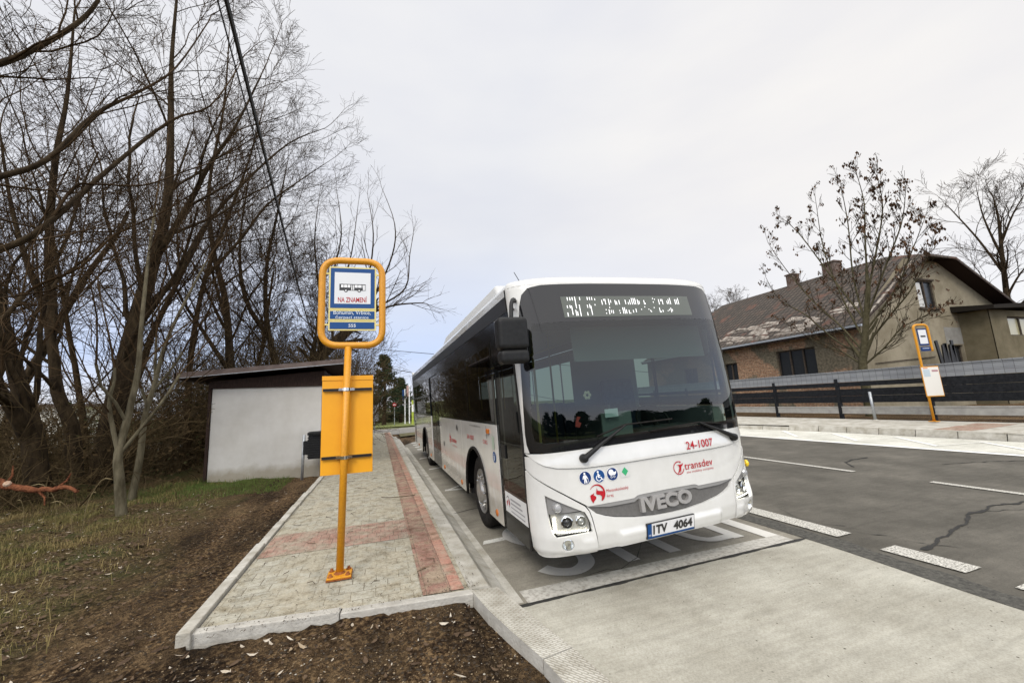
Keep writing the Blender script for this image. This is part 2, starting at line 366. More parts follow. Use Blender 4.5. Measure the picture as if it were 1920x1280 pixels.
def m_dirty(M, t, b):
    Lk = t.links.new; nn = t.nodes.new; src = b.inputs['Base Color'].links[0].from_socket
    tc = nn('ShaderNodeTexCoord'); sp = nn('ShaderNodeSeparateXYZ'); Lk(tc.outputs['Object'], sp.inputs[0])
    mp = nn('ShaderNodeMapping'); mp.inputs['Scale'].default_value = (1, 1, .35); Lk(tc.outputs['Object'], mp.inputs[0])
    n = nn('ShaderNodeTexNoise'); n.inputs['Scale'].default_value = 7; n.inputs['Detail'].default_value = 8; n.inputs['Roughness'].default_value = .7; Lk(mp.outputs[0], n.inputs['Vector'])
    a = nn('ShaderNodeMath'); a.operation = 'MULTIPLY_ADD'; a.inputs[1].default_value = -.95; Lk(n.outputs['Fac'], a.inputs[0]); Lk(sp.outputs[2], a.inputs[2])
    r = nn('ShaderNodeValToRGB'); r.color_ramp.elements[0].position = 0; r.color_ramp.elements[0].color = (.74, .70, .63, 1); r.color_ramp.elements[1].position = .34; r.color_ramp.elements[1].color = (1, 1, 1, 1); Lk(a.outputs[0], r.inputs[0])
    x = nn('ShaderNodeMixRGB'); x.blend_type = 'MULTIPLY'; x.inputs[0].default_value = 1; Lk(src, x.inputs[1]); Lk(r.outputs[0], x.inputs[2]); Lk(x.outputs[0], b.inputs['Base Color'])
WHITE = mat('bus_white_paint', (.66, .655, .63), .16, col2=(.60, .595, .565), scale=3.5, detail=8, coat=.8)
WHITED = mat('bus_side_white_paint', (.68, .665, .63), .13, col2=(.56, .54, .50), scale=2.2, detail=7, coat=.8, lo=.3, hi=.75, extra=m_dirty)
BLK = mat('black_plastic', (.006, .006, .006), .5, col2=(.012, .012, .012), scale=30, spec=.3)
BLKG = mat('black_gloss', (.006, .006, .006), .12, spec=.35)
RUB = mat('black_rubber', (.011, .010, .009), .75, col2=(.024, .021, .019), scale=14)
DARKIN = mat('dark_interior', (.02, .022, .025), .8)
GREYT = mat('grille_grey', (.12, .115, .108), .42, .2, col2=(.145, .14, .132), scale=40)
GREYL = mat('grille_lip_grey', (.27, .265, .255), .4, .2)
CHROME = mat('chrome', (.75, .75, .73), .13, 1.)
ALU = mat('aluminium', (.55, .55, .55), .32, .9, col2=(.42, .41, .40), scale=12)
RED = mat('red_vinyl', (.40, .008, .016), .45, spec=.3)
BLUE = mat('blue_vinyl', (.006, .058, .20), .45, spec=.3)
NAVY = mat('navy_vinyl', (.006, .030, .13), .45, spec=.3)
WHITEV = mat('white_vinyl', (.85, .85, .85), .4)
GREENV = mat('green_vinyl', (.03, .35, .14), .4)
AMBER = mat('amber_lens', (.42, .12, .015), .2)
SILV = mat('indicator_silver', (.34, .335, .33), .3, .5)
BLACKV = mat('black_vinyl', (.02, .02, .02), .4)
LEDW = mat('led_white', (.9, .9, .9), .5, emit=.7)
LEDL = mat('lamp_led', (1., .97, .85), .5, emit=2.6)
YEL = mat('sign_yellow_paint', (.66, .29, .010), .42, col2=(.56, .235, .009), scale=55, detail=3, bump=.15, bscale=160)
YELP = mat('panel_yellow_paint', (.80, .36, .006), .5, col2=(.76, .33, .006), scale=4)
YELE = mat('sign_edge_yellow', (.70, .60, .22), .5)
RUST = mat('rust', (.20, .06, .02), .85, col2=(.32, .12, .04), scale=20)
STEEL = mat('galvanised_steel', (.33, .35, .36), .45, .6, col2=(.46, .48, .5), scale=18)
def glassmat(name, tint, refl=1., tr=1., base=(0, 0, 0), ior=1.5):
    M = bpy.data.materials.new(name); M.use_nodes = True; t = M.node_tree; t.nodes.clear(); nn = t.nodes.new; Lk = t.links.new
    o = nn('ShaderNodeOutputMaterial'); tr_ = nn('ShaderNodeBsdfTransparent'); tr_.inputs[0].default_value = (*tint, 1)
    g = nn('ShaderNodeBsdfGlossy'); g.inputs['Roughness'].default_value = .015; g.inputs[0].default_value = (refl, refl, refl, 1)
    fr = nn('ShaderNodeFresnel'); fr.inputs[0].default_value = ior
    geo = nn('ShaderNodeNewGeometry'); bf = nn('ShaderNodeMath'); bf.operation = 'SUBTRACT'; bf.inputs[0].default_value = 1; Lk(geo.outputs['Backfacing'], bf.inputs[1])
    mu = nn('ShaderNodeMath'); mu.operation = 'MULTIPLY'; Lk(fr.outputs[0], mu.inputs[0]); Lk(bf.outputs[0], mu.inputs[1])
    mx = nn('ShaderNodeMixShader'); Lk(mu.outputs[0], mx.inputs[0]); Lk(tr_.outputs[0], mx.inputs[1]); Lk(g.outputs[0], mx.inputs[2]); Lk(mx.outputs[0], o.inputs[0])
    MATS[name] = M; return M
WSG = glassmat('windscreen_glass', (.42, .52, .48), .9, ior=1.62)
SIDEG = glassmat('tinted_side_glass', (.16, .17, .17), 1., ior=1.7); SIDER = glassmat('offside_glass', (.28, .33, .29), 1., ior=1.5)
DOORG = glassmat('door_glass', (.20, .22, .21), .8, ior=1.42)
LENS = glassmat('lens_glass', (.92, .93, .93), 1., ior=1.4)

# ------------------------------------------------------------------ ground
def gh(x, y):
    """soil height left of the kerbs"""
    if x > np.interp(y, [1.0, 1.75, 2.2, 2.52, 2.85, 3.2, 3.56], [1.32, 1.16, 1.07, 1.01, .92, .84, .79]) or (x > .6 and y > 3.6): base = -.06
    else: base = .105
    if -1.27 < x < 1.2 and y > 3.62: return -.02
    h = base
    if base > 0:
        if y < 3.5: h = .10-.03*ss(2.8, 0, y)
        h += .09*ss(9., 11.3, y)*ss(-1.4, -3.6, x)
        h -= .35*ss(-4.5, -13, x)
        near = ss(-1.35, -2.0, x) if y > 3.6 else ss(3.45, 3.0, y)
        a = .012+.03*near*ss(-1.2, -3.5, x)+.006
        h += a*noise1(x*2.1, y*1.4, 1.)*.6*near+.016*mnoise.noise((x*6, y*6, 0))+(.016*mnoise.noise((x*17, y*17, 3))+.010*mnoise.noise((x*37, y*37, 7)) if y < 8 else 0)
        if y < 3.6 and x > .7: h = min(h, .05)
    return h
def axis_pts(segs):
    o = []
    for a, b, s in segs: o += list(np.arange(a, b-1e-6, s))
    o.append(segs[-1][1]); return o
gx = axis_pts([(-400, -60, 40), (-60, -14, 3), (-14, -6, .25), (-6, 1.3, .035), (1.3, 3, .4), (3, 30, 3), (30, 400, 40)])
gy = axis_pts([(-300, -20, 40), (-20, 1.2, 1.6), (1.2, 7, .035), (7, 12.4, .07), (12.4, 30, .6), (30, 60, 3), (60, 1000, 60)])
mb = MB(); nx = len(gx)
for y in gy:
    for x in gx:
        z = gh(x, y) if (-14 < x < 1.3 and 1.2 < y < 60) else (-.25 if x < -13.9 else (-.06 if x < 3 else (-.06 if y < 40 else -.1)))
        if 17.9 < x: z = .36
        if y > 30 and -13 < x < 10: z = min(z, -.04) if x > -1.2 else .0
        mb.v.append((x, y, z))
for j in range(len(gy)-1):
    for i in range(nx-1): a = j*nx+i; mb.f.append((a, a+1, a+nx+1, a+nx)); mb.mi.append(0)
tag(mb.build('ground', SOIL, smooth=True), kind='structure')

def sheet(name, poly, off, m, sl=True, step=None):
    b = MB(); P = [tuple(p[:2]) for p in poly]
    if area(P) < 0: P = P[::-1]
    vs = [(x, y, (rz(x) if sl else 0)+off) for x, y in P]
    b.add(vs, [tuple(t) for t in tess(P)]); o = b.build(name, m); return tag(o, kind='structure')
def slabsheet(name, x0, x1, y0, y1, off, m):
    return sheet(name, [(x0, y0), (x1, y0), (x1, y1), (x0, y1)], off, m)
# lay-by concrete: slab under the bus darker, partly shade put into its colour, pale slab in front
BX1 = 4.52
sheet('layby_concrete', [(1.0, -12), (4.30, -12), (4.42, 1.8), (BX1, 3.44), (1.0, 3.44)], 0., SLAB)
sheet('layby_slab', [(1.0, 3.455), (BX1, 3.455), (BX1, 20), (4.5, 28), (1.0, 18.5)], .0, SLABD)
mb = MB()                                          # joint between the two slabs
jp = [(1.05, 3.45), (1.6, 3.45), (2.2, 3.447), (3., 3.452), (3.8, 3.448), (4.5, 3.45)]
jv = []
for i, (x, y) in enumerate(resample(jp, .06, False)):
    w = .019+.010*noise1(x*5, 1); jv += [(x, y-w, rz(x)+.004), (x, y+w, rz(x)+.004)]
mb.add(jv, [(2*i, 2*i+2, 2*i+3, 2*i+1) for i in range(len(jv)//2-1)]); tag(mb.build('slab_joint', CRACK), kind='structure')
sheet('road', [(4.30, -12), (12.6, -12), (12.4, 5), (12.1, 10), (11.8, 22), (11.5, 300), (4.5, 300), (BX1, 3.4), (4.42, 1.8)], -.003, ASPH)
# ragged dark strip along the slab edge
ev = []
for i in range(300):
    y = -4+i*.1; x0 = 4.30+(.12 if y > 1.8 else .12*(y+12)/13.8)+(.1*ss(1.8, 3.4, y)); w = .18+.05*noise1(y*2, 2)+.03*noise1(y*9, 1)
    ev += [(x0-.015, y, rz(x0)+.004), (x0+w+.05, y, rz(x0+w)+.004)]
mb = MB().add(ev, [(2*i, 2*i+1, 2*i+3, 2*i+2) for i in range(299)]); tag(mb.build('road_edge', ASPHD), kind='structure')
sheet('opposite_layby', [(12.55, -12), (14.5, -12), (14.4, 10), (12.1, 24), (11.8, 22), (12.1, 10), (12.4, 5)], .0, SLABP)
sheet('opposite_pavement', [(14.62, -12), (17.7, -12), (17.6, 60), (11.9, 60), (12.2, 24.2), (14.52, 10.1)], .165, KERB)
sheet('opposite_pavement_band', [(14.9, 6.4), (17.2, 6.4), (17.2, 7.2), (14.9, 7.2)], .169, PAVERR)
sheet('side_road', [(-30, 27), (1.2, 27), (4.5, 29), (4.5, 36), (1.5, 34.5), (-30, 36)], .0, mat('old_asphalt', (.20, .19, .17), .9, col2=(.28, .265, .24), scale=4, detail=6), sl=False)
sheet('verge_soil', [(1.25, 24.2), (4.2, 27), (3.6, 28.6), (1.3, 27.0)], .02, mat('verge_grass', (.10, .09, .045), .95, col2=(.18, .16, .085), scale=5, detail=8, bump=.5), sl=False)
sheet('meadow', [(-20, 37), (4.4, 37), (4.4, 75), (-20, 75)], .03, mat('meadow_grass', (.12, .15, .045), .95, col2=(.21, .22, .08), scale=3, detail=8, bump=.5), sl=False)
# markings
def mark(poly, m=PAINT, off=.006): return sheet('road_marking', poly, off, m)
mark([(1.22, 3.47), (4.36, 3.47), (4.36, 3.66), (1.22, 3.70)], worn('stop_line_paint', (.52, .50, .45), .38, .55, 24, (.34, .32, .28)))
mark([(4.18, 3.66), (4.36, 3.66), (4.36, 18), (4.26, 18)], PAINTS)
for a, b in ((1.5, 2.0), (2.29, 2.91), (3.32, 6.4), (6.9, 8.1), (8.6, 9.8), (10.3, 11.5)): mark([(4.82, a), (5.06, a), (5.04, b), (4.80, b)], PAINTC, .008)
for a, b in ((0, 2.6), (3.1, 4.22), (5.33, 8.4), (10, 13), (15, 18), (21, 24), (27, 30)): mark([(8.40, a), (8.52, a), (8.52, b), (8.40, b)], PAINTC, .008)
mark([(12.1, 3.), (12.36, 3.), (11.86, 18), (11.76, 18)], WHITEV if 0 else worn('white_edge_paint', (.75, .74, .70), .25, .4), .009)
for y in (4.4, 6.1, 7.8, 9.5): mark([(12.65, y), (12.8, y), (14.1, y+1.5), (13.95, y+1.5)], worn('white_edge_paint', (.75, .74, .70), .25, .4), .009); 
for y in (5.9, 7.6, 9.3): mark([(14.1, y-.1), (13.95, y-.1), (12.65, y+.2), (12.8, y+.2)], worn('white_edge_paint', (.75, .74, .70), .25, .4), .013)
mark([(1.22, 5.02), (1.26, 5.14), (3.2, 5.3), (3.2, 5.16)], PAINT)
mark([(1.28, 8.3), (1.34, 8.42), (2.7, 9.7), (2.75, 9.55)], PAINT); mark([(1.28, 8.3), (1.30, 8.42), (3.0, 8.1), (3.0, 7.98)], PAINT, .010)
mark([(1.28, 13.6), (1.34, 13.8), (2.9, 14.6), (2.95, 14.4)], PAINTS); mark([(1.3, 11.2), (1.34, 11.35), (3, 12.), (3, 11.85)], PAINTS)
for y in (16.4, 17.4, 18.4, 19.4): mark([(1.5, y), (3.2, y), (3.2, y+.35), (1.5, y+.35)], PAINT)
def strip(pts, w, m=PAINTS, off=.0065):
    P = [Vector((*p, 0)) for p in pts]; L = []; Rr = []
    for i, p in enumerate(P):
        t = (P[min(i+1, len(P)-1)]-P[max(i-1, 0)]).normalized(); n = Vector((-t.y, t.x, 0))*w/2
        L.append(p+n); Rr.append(p-n)
    b = MB(); k = len(P); b.add([(q.x, q.y, rz(q.x)+off) for q in L+Rr], [(i, i+1, k+i+1, k+i) for i in range(k-1)])
    return b
# large letters B U S lying on the slab, facing the driver
s1 = [(2.17, 3.92), (1.95, 3.80), (1.75, 3.86)] 
S = catmull([(1.60, 4.06, 0), (1.70, 3.92, 0), (1.88, 3.86, 0), (2.06, 3.98, 0), (2.13, 4.22, 0), (2.05, 4.47, 0), (1.86, 4.66, 0), (1.68, 4.86, 0), (1.60, 5.12, 0), (1.68, 5.36, 0), (1.86, 5.46, 0), (2.06, 5.36, 0), (2.13, 5.2, 0)], 5)
tag(strip([(p.x, p.y) for p in S], .17).build('road_lettering', PAINTS), kind='structure')
Uu = [(2.52, 3.80), (2.52, 5.1)]+[(2.78-.26*math.cos(a), 5.1+.34*math.sin(a)) for a in np.linspace(0, PI, 12)]+[(3.04, 5.1), (3.04, 3.80)]
tag(strip(Uu, .15).build('road_lettering', PAINTS), kind='structure')
b = strip([(3.94, 3.80), (3.94, 5.45)], .15)
for y0, y1 in ((3.88, 4.66), (4.66, 5.40)):
    q = [(3.94, y0), (3.72, y0)]+[(3.66-.2*math.sin(a), (y0+y1)/2-(y1-y0)/2*math.cos(a)) for a in np.linspace(0.05, PI-.05, 10)]+[(3.72, y1), (3.94, y1)]
    s_ = strip(q, .13, off=.0075); b.add(s_.v, s_.f)
tag(b.build('road_lettering', PAINTS), kind='structure')
# cracks in the asphalt
def crack(pts, w0, seed):
    rnd = random.Random(seed); P = resample(pts, .05, False); vs = []
    for i, (x, y) in enumerate(P):
        j = .02*noise1(x*6+seed, y*7); w = w0*(.45+.55*abs(noise1(x*3, y*3+seed)))*(1 if 0 < i < len(P)-1 else .1)
        vs += [(x+j, y+j-w/2, rz(x)+.0035), (x+j, y+j+w/2, rz(x)+.0035)]
    return vs, [(2*i, 2*i+2, 2*i+3, 2*i+1) for i in range(len(P)-1)]
mb = MB()
for pts, w in (([(5.1, 2.72), (5.35, 2.76), (5.6, 2.83), (5.9, 2.86), (6.25, 2.95), (6.5, 2.98), (6.8, 3.11), (7.1, 3.1), (7.4, 3.17), (7.8, 3.1), (8.3, 3.05)], .05),
               ([(5.35, 2.76), (5.3, 3.0), (5.15, 3.4)], .02), ([(7.1, 3.1), (7.5, 2.95), (7.9, 2.8)], .02), ([(5.35, 2.75), (5.5, 2.6)], .02), ([(5.3, 3.3), (5.1, 3.9), (5.3, 4.4)], .015),
               ([(8.9, 5.6), (9.3, 6.0), (9.7, 6.1), (10.2, 6.1)], .07), ([(10.2, 4.9), (11.1, 4.6), (11.8, 4.2)], .04), ([(6, 6), (6.6, 6.4), (6.9, 7.1)], .03)):
    v, f = crack(pts, w, len(pts)); mb.add(v, f)
tag(mb.build('asphalt_cracks', CRACK), kind='structure')
mb = MB()
v, f = crack([(1.15, 6.6), (1.5, 6.7), (2.0, 6.68), (2.6, 6.75)], .03, 3); v = [(a, b_, c+.002) for a, b_, c in v]; mb.add(v, f)
v, f = crack([(1.9, 3.72), (2.3, 3.7), (2.6, 3.86), (2.9, 4.2)], .01, 5); v = [(a, b_, c+.004) for a, b_, c in v]; mb.add(v, f)
tag(mb.build('slab_cracks', CRACK), kind='structure')

# pavement
PZ = .162
def psheet(name, poly, off, m):
    b = MB(); P = poly if area(poly) > 0 else poly[::-1]; b.add([(x, y, PZ+off-.012*(x+1.2)/2) for x, y in P], [tuple(t) for t in tess(P)]); return tag(b.build(name, m), kind='structure')
psheet('pavement', [(-1.24, 3.78), (.80, 3.58), (.80, 26.9), (-1.05, 26.9), (-1.12, 18), (-1.22, 10)], 0, PAVER)
psheet('pavement_red_band', [(-1.22, 5.22), (.38, 5.22), (.38, 6.05), (-1.22, 6.05)], .004, PAVERR)
psheet('pavement_tactile_strip', [(.36, 3.63), (.58, 3.61), (.60, 26.9), (.40, 26.9)], .008, PAVERT)
psheet('pavement_red_strip', [(.583, 3.62), (.70, 3.61), (.74, 26.9), (.603, 26.9)], .010, PAVERB)
mb = MB()                                         # left edging, one stone after another
y = 3.68; k = 0
while y < 26:
    x = -1.30+.08*ss(3.7, 12, y)+.1*ss(12, 26, y); h = PZ+.035+.006*math.sin(k*2.1)
    mb.bbox((x-.04, y+.004, -.1), (x+.05, y+.996, h)); y += 1.0; k += 1
o = mb.build('pavement_edging', KERB); bevel(o, .008); tag(o, kind='structure')
mb = MB()                                         # front edging
P0, P1 = Vector((-1.30, 3.72, 0)), Vector((.76, 3.50, 0)); n = 2; d = (P1-P0)/n
for i in range(n):
    a = P0+d*i+d*.003; c = P0+d*(i+1)-d*.003; t = d.normalized(); q = Vector((-t.y, t.x, 0))*.085
    vs = [(a.x, a.y, -.1), (c.x, c.y, -.1), (c.x+q.x, c.y+q.y, -.1), (a.x+q.x, a.y+q.y, -.1)]; zt = PZ+.006-.012*i
    mb.add(vs+[(v[0], v[1], zt) for v in vs], [(3, 2, 1, 0), (4, 5, 6, 7), (0, 1, 5, 4), (1, 2, 6, 5), (2, 3, 7, 6), (3, 0, 4, 7)])
o = mb.build('pavement_front_edging', KERBD); bevel(o, .008); tag(o, kind='structure')
mb = MB()                                         # bus kerb: flat top, sloping face, foot
y = 3.58; k = 0
while y < 22:
    L = 1.0; x0 = .745 if y < 8 else .745+.02*ss(8, 20, y)
    prof = [(x0, -.1), (x0, PZ-.005), (x0+.16, PZ-.006), (x0+.175, PZ-.018), (x0+.235, .075), (x0+.26, .06), (x0+.36, .012), (x0+.37, -.1)]
    a, c = y+.004, y+L-.004
    vs = [(p[0], a, p[1]) for p in prof]+[(p[0], c, p[1]) for p in prof]; n = len(prof)
    mb.add(vs, [tuple(range(n))[::1], tuple(range(n, 2*n))[::-1]]+[(i, (i+1) % n+0, n+(i+1) % n, n+i)[::-1] for i in range(n)]); y += L
tag(mb.build('bus_kerb', KERB), kind='structure')
# patterned transition kerb curving away towards the viewer
le = [(.75, 3.56, .160), (.80, 3.20, .155), (.88, 2.85, .148), (.965, 2.52, .140), (1.02, 2.20, .125), (1.10, 1.75, .11), (1.25, 1.0, .10)]
re = [(.99, 3.60, .125), (1.06, 3.28, .115), (1.14, 2.95, .10), (1.225, 2.64, .088), (1.29, 2.30, .070), (1.38, 1.85, .06), (1.52, 1.1, .05)]
mb = MB(); mb2 = MB()
for i in range(len(le)-1):
    a, b_, c, d_ = le[i], le[i+1], re[i+1], re[i]
    g = .006 if i in (0, 3) else 0
    a = (a[0], a[1]-g, a[2]); d_ = (d_[0], d_[1]-g, d_[2])
    g2 = .006 if i == 2 else 0; b_ = (b_[0], b_[1]+g2, b_[2]); c = (c[0], c[1]+g2, c[2])
    mb.add([a, b_, c, d_], [(0, 1, 2, 3)])
    lo = [(p[0], p[1], -.1) for p in (a, b_, c, d_)]
    mb2.add([a, b_, c, d_]+lo, [(0, 4, 5, 1), (1, 5, 6, 2), (2, 6, 7, 3), (3, 7, 4, 0)])
tag(mb.build('transition_kerb_top', TREAD), kind='structure'); tag(mb2.build('transition_kerb_side', KERBD), kind='structure')
# gutter strip at the kerb foot
b = MB(); b.add([(1.10, 3.5, .0045), (1.19, 3.5, .0045), (1.21, 18, .0045), (1.12, 18, .0045)], [(0, 1, 2, 3)]); tag(b.build('gutter', KERB), kind='structure')
# opposite kerb
mb = MB()
kp = [(14.75, -4), (14.55, 3), (14.40, 10), (13.2, 16.5), (12.1, 24), (11.8, 60)]; kp = resample(kp, 1.0, False)
for i in range(len(kp)-1):
    a, c = Vector((*kp[i], 0)), Vector((*kp[i+1], 0)); t = (c-a).normalized(); q = Vector((t.y, -t.x, 0))*.22; a = a+t*.012; c = c-t*.012
    hh = .20 if a.y < 10.2 else .13
    vs = [a, c, c+q, a+q]; z0 = rz(14)-.05
    mb.add([(v.x, v.y, z0) for v in vs]+[(v.x+(q.x*.3 if j in (0, 1) else 0), v.y, rz(14)+hh) for j, v in enumerate(vs)], [(0, 1, 2, 3), (7, 6, 5, 4), (4, 5, 1, 0), (5, 6, 2, 1), (6, 7, 3, 2), (7, 4, 0, 3)])
tag(mb.build('opposite_kerb', KERB), kind='structure')

# ------------------------------------------------------------------ litter, pebbles, grass
rnd = random.Random(7)
LEAF1 = mat('pale_dry_leaf', (.55, .50, .42), .8, col2=(.28, .21, .13), scale=3)
LEAF2 = mat('brown_dry_leaf', (.055, .035, .022), .8, col2=(.13, .088, .055), scale=5)
def leaf(mb, x, y, z, L, w, a, curl, mi):
    t = Vector((math.cos(a), math.sin(a), rnd.uniform(-.25, .25))).normalized(); n = Vector((-t.y, t.x, rnd.uniform(-.3, .5))).normalized(); u = t.cross(n)
    p = Vector((x, y, z)); vs = []
    for k, (s, ww) in enumerate(((0, .1), (.3, 1), (.65, .9), (1, .05))):
        c = p+t*L*(s-.5)+Vector((0, 0, 1))*curl*(s-.5)**2*4*L*.3
        vs += [c+n*ww*w/2, c-n*ww*w/2]
    mb.add(vs, [(0, 1, 3, 2), (2, 3, 5, 4), (4, 5, 7, 6)], mi)
mb = MB(); 
def onpave(x, y): return -1.36 < x < 1.25 and y > 3.48
cnt = 0
while cnt < 12000:
    x = rnd.uniform(-7.5, 1.0); y = 1.6+8.5*rnd.random()**1.5
    if onpave(x, y) or x > .75+.1*(3.6-y) and y < 3.6: continue
    dark = rnd.random() < .84
    if x > -1.9-.1*y and rnd.random() < .80: continue
    big = .45+.9*rnd.random()**3
    leaf(mb, x, y, gh(x, y)+.012+.012*rnd.random(), .062*big, (.028 if dark else .015)*big, rnd.uniform(0, 6.3), rnd.uniform(0, .8), 1 if dark else 0); cnt += 1
for i in range(34):                                 # a line of leaves caught at the front edging
    x = rnd.uniform(-1.3, .7); y = 3.55-.1*(x+1.3)/2-rnd.random()**2*.35; leaf(mb, x, y, gh(x, y)+.02, .03+.07*rnd.random(), .008+.014*rnd.random(), rnd.uniform(-1.6, 1.6), rnd.random(), 0 if rnd.random() < .6 else 1)
tag(mb.build('fallen_leaves', [LEAF1, LEAF2], smooth=False), 'pale and brown fallen leaves scattered on the dark soil', 'leaves', kind='stuff')
mb = MB()
ico = [(0, 0, 1), (.89, 0, .45), (.28, .85, .45), (-.72, .53, .45), (-.72, -.53, .45), (.28, -.85, .45)]; icf = [(0, 1, 2), (0, 2, 3), (0, 3, 4), (0, 4, 5), (0, 5, 1), (1, 5, 4, 3, 2)]
cnt = 0
while cnt < 34000:
    x = rnd.uniform(-3.6, 1.05); y = 1.55+(6*rnd.random()**2.6)
    if onpave(x, y): continue
    if x > .73+.23*(3.5-y) and y < 3.6: continue
    if x < -1.3 and rnd.random() < .35: continue
    s = .003+.013*rnd.random()**3; z = gh(x, y)
    q = rnd.uniform(.6, 1.2); a = rnd.uniform(0, 6.3)
    mb.add([(x+s*(v[0]*math.cos(a)-v[1]*math.sin(a)*q), y+s*(v[0]*math.sin(a)+v[1]*math.cos(a)*q), z+s*(v[2]-.2)*.9) for v in ico], icf, (0 if rnd.random() < .55+.35*noise1(x*2, y*2, 4) else (1 if rnd.random() < .85 else 2)) if s < .010 else 0); cnt += 1
tag(mb.build('soil_crumbs', [mat('dark_clod', (.045, .034, .024), .95), mat('sand_grain', (.24, .18, .11), .95), mat('pale_pebble', (.36, .33, .28), .9)]), 'dark soil clods and sandy gravel grains beside the pavement', 'gravel', kind='stuff')
mb = MB()
for i in range(4200):                               # dirt tracked on to pavement and slabs
    if rnd.random() < .88: x = rnd.uniform(-1.2, 1.0); y = 3.6+8*rnd.random()**2; z = PZ+.006
    else: x = rnd.uniform(1.25, 4.4); y = rnd.uniform(1.2, 3.4); z = rz(x)
    if x > .6 and z > .1 and x < 1.1: x = rnd.choice([.72, .74, .8, -1.18])+rnd.uniform(-.05, .05)
    s = .0015+.005*rnd.random()**3
    mb.add([(x+s*v[0], y+s*v[1]*1.6, z+s*v[2]*.7) for v in ico], icf, 0)
for i in range(26):
    x = rnd.uniform(-1.1, .6); y = rnd.uniform(3.8, 10); a = rnd.uniform(0, 6.3); L = rnd.uniform(.03, .12)
    mb.tube([(x, y, PZ+.012), (x+L*math.cos(a), y+L*math.sin(a), PZ+.018), (x+1.7*L*math.cos(a+.5), y+1.7*L*math.sin(a+.5), PZ+.012)], .003, 4)
mb.tube([(.07, 7.55, PZ+.02), (.22, 7.4, PZ+.03), (.4, 7.36, PZ+.03), (.62, 7.42, PZ+.02)], .006, 5)
tag(mb.build('dirt_crumbs', mat('tracked_dirt', (.07, .055, .038), .95)), 'dirt crumbs and small twigs on pavement and concrete', 'dirt', kind='stuff')
DRY = mat('dry_grass', (.27, .20, .09), .9, col2=(.12, .115, .038), scale=1.6); DRYP = mat('pale_reed', (.19, .15, .08), .9)
def blades(name, n, fx, fy, hmin, hmax, w, m, label, cat, lean=.6, seed=1, dens=None):
    rn = random.Random(seed); mb = MB(); c = 0; tries = 0
    while c < n and tries < n*30:
        tries += 1
        x, y = fx(rn), fy(rn)
        if dens and rn.random() > dens(x, y): continue
        z = gh(x, y)-.01; h = hmin+(hmax-hmin)*rn.random()**2*1.5; a = rn.uniform(0, 6.3); l = rn.uniform(.1, lean)*h; t = Vector((math.cos(a), math.sin(a), 0)); s = Vector((-t.y, t.x, 0))*w/2
        p = Vector((x, y, z)); q1 = p+t*l*.35+Vector((0, 0, h*.6)); q2 = p+t*l+Vector((0, 0, h*(.95 if l < h*.5 else .6)))
        mb.add([p+s, p-s, q1-s*.8, q1+s*.8, q2], [(0, 1, 2, 3), (3, 2, 4)]); c += 1
    return tag(mb.build(name, m), label, cat, kind='stuff')
def dgr(x, y): return max(0, min(1, .12+1.6*mnoise.noise((x*.9, y*1.1, 2))+1.3*mnoise.noise((x*3.1, y*3.3, 5))))*ss(-1.7-.1*y, -3.4-.1*y, x)
blades('dry_grass', 34000, lambda r: r.uniform(-8.5, -1.8), lambda r: 3.0+r.random()*8.5, .03, .12, .006, DRY, 'matted dry yellow grass on the bank left of the pavement', 'grass', 1.1, 3, dgr)
blades('green_grass', 5000, lambda r: r.uniform(-4.6, -1.9), lambda r: r.uniform(9.6, 11.25), .03, .09, .006, mat('moss_green', (.07, .11, .022), .9, col2=(.13, .17, .05), scale=3), 'short green grass in front of the shed wall', 'grass', .8, 5)
mb = MB()                                            # tall reed stalks
for i in range(12):
    x, y = rnd.uniform(-6.5, -3.8), rnd.uniform(6.2, 9.6); h = rnd.uniform(.35, .8); a = rnd.uniform(-.7, .9); z = gh(x, y)
    pts = catmull([(x, y, z), (x+.1*a*h, y, z+h*.6), (x+.5*a*h, y+.1*a, z+h), (x+.95*a*h, y+.1*a, z+h*1.0)], 3)
    mb.tube(pts, [.003]*(len(pts)-4)+[.006, .009, .007, .002], 4)
tag(mb.build('reed_stalks', DRYP), 'tall bent pale reed stalks at the foot of the trees', 'reeds', kind='stuff')

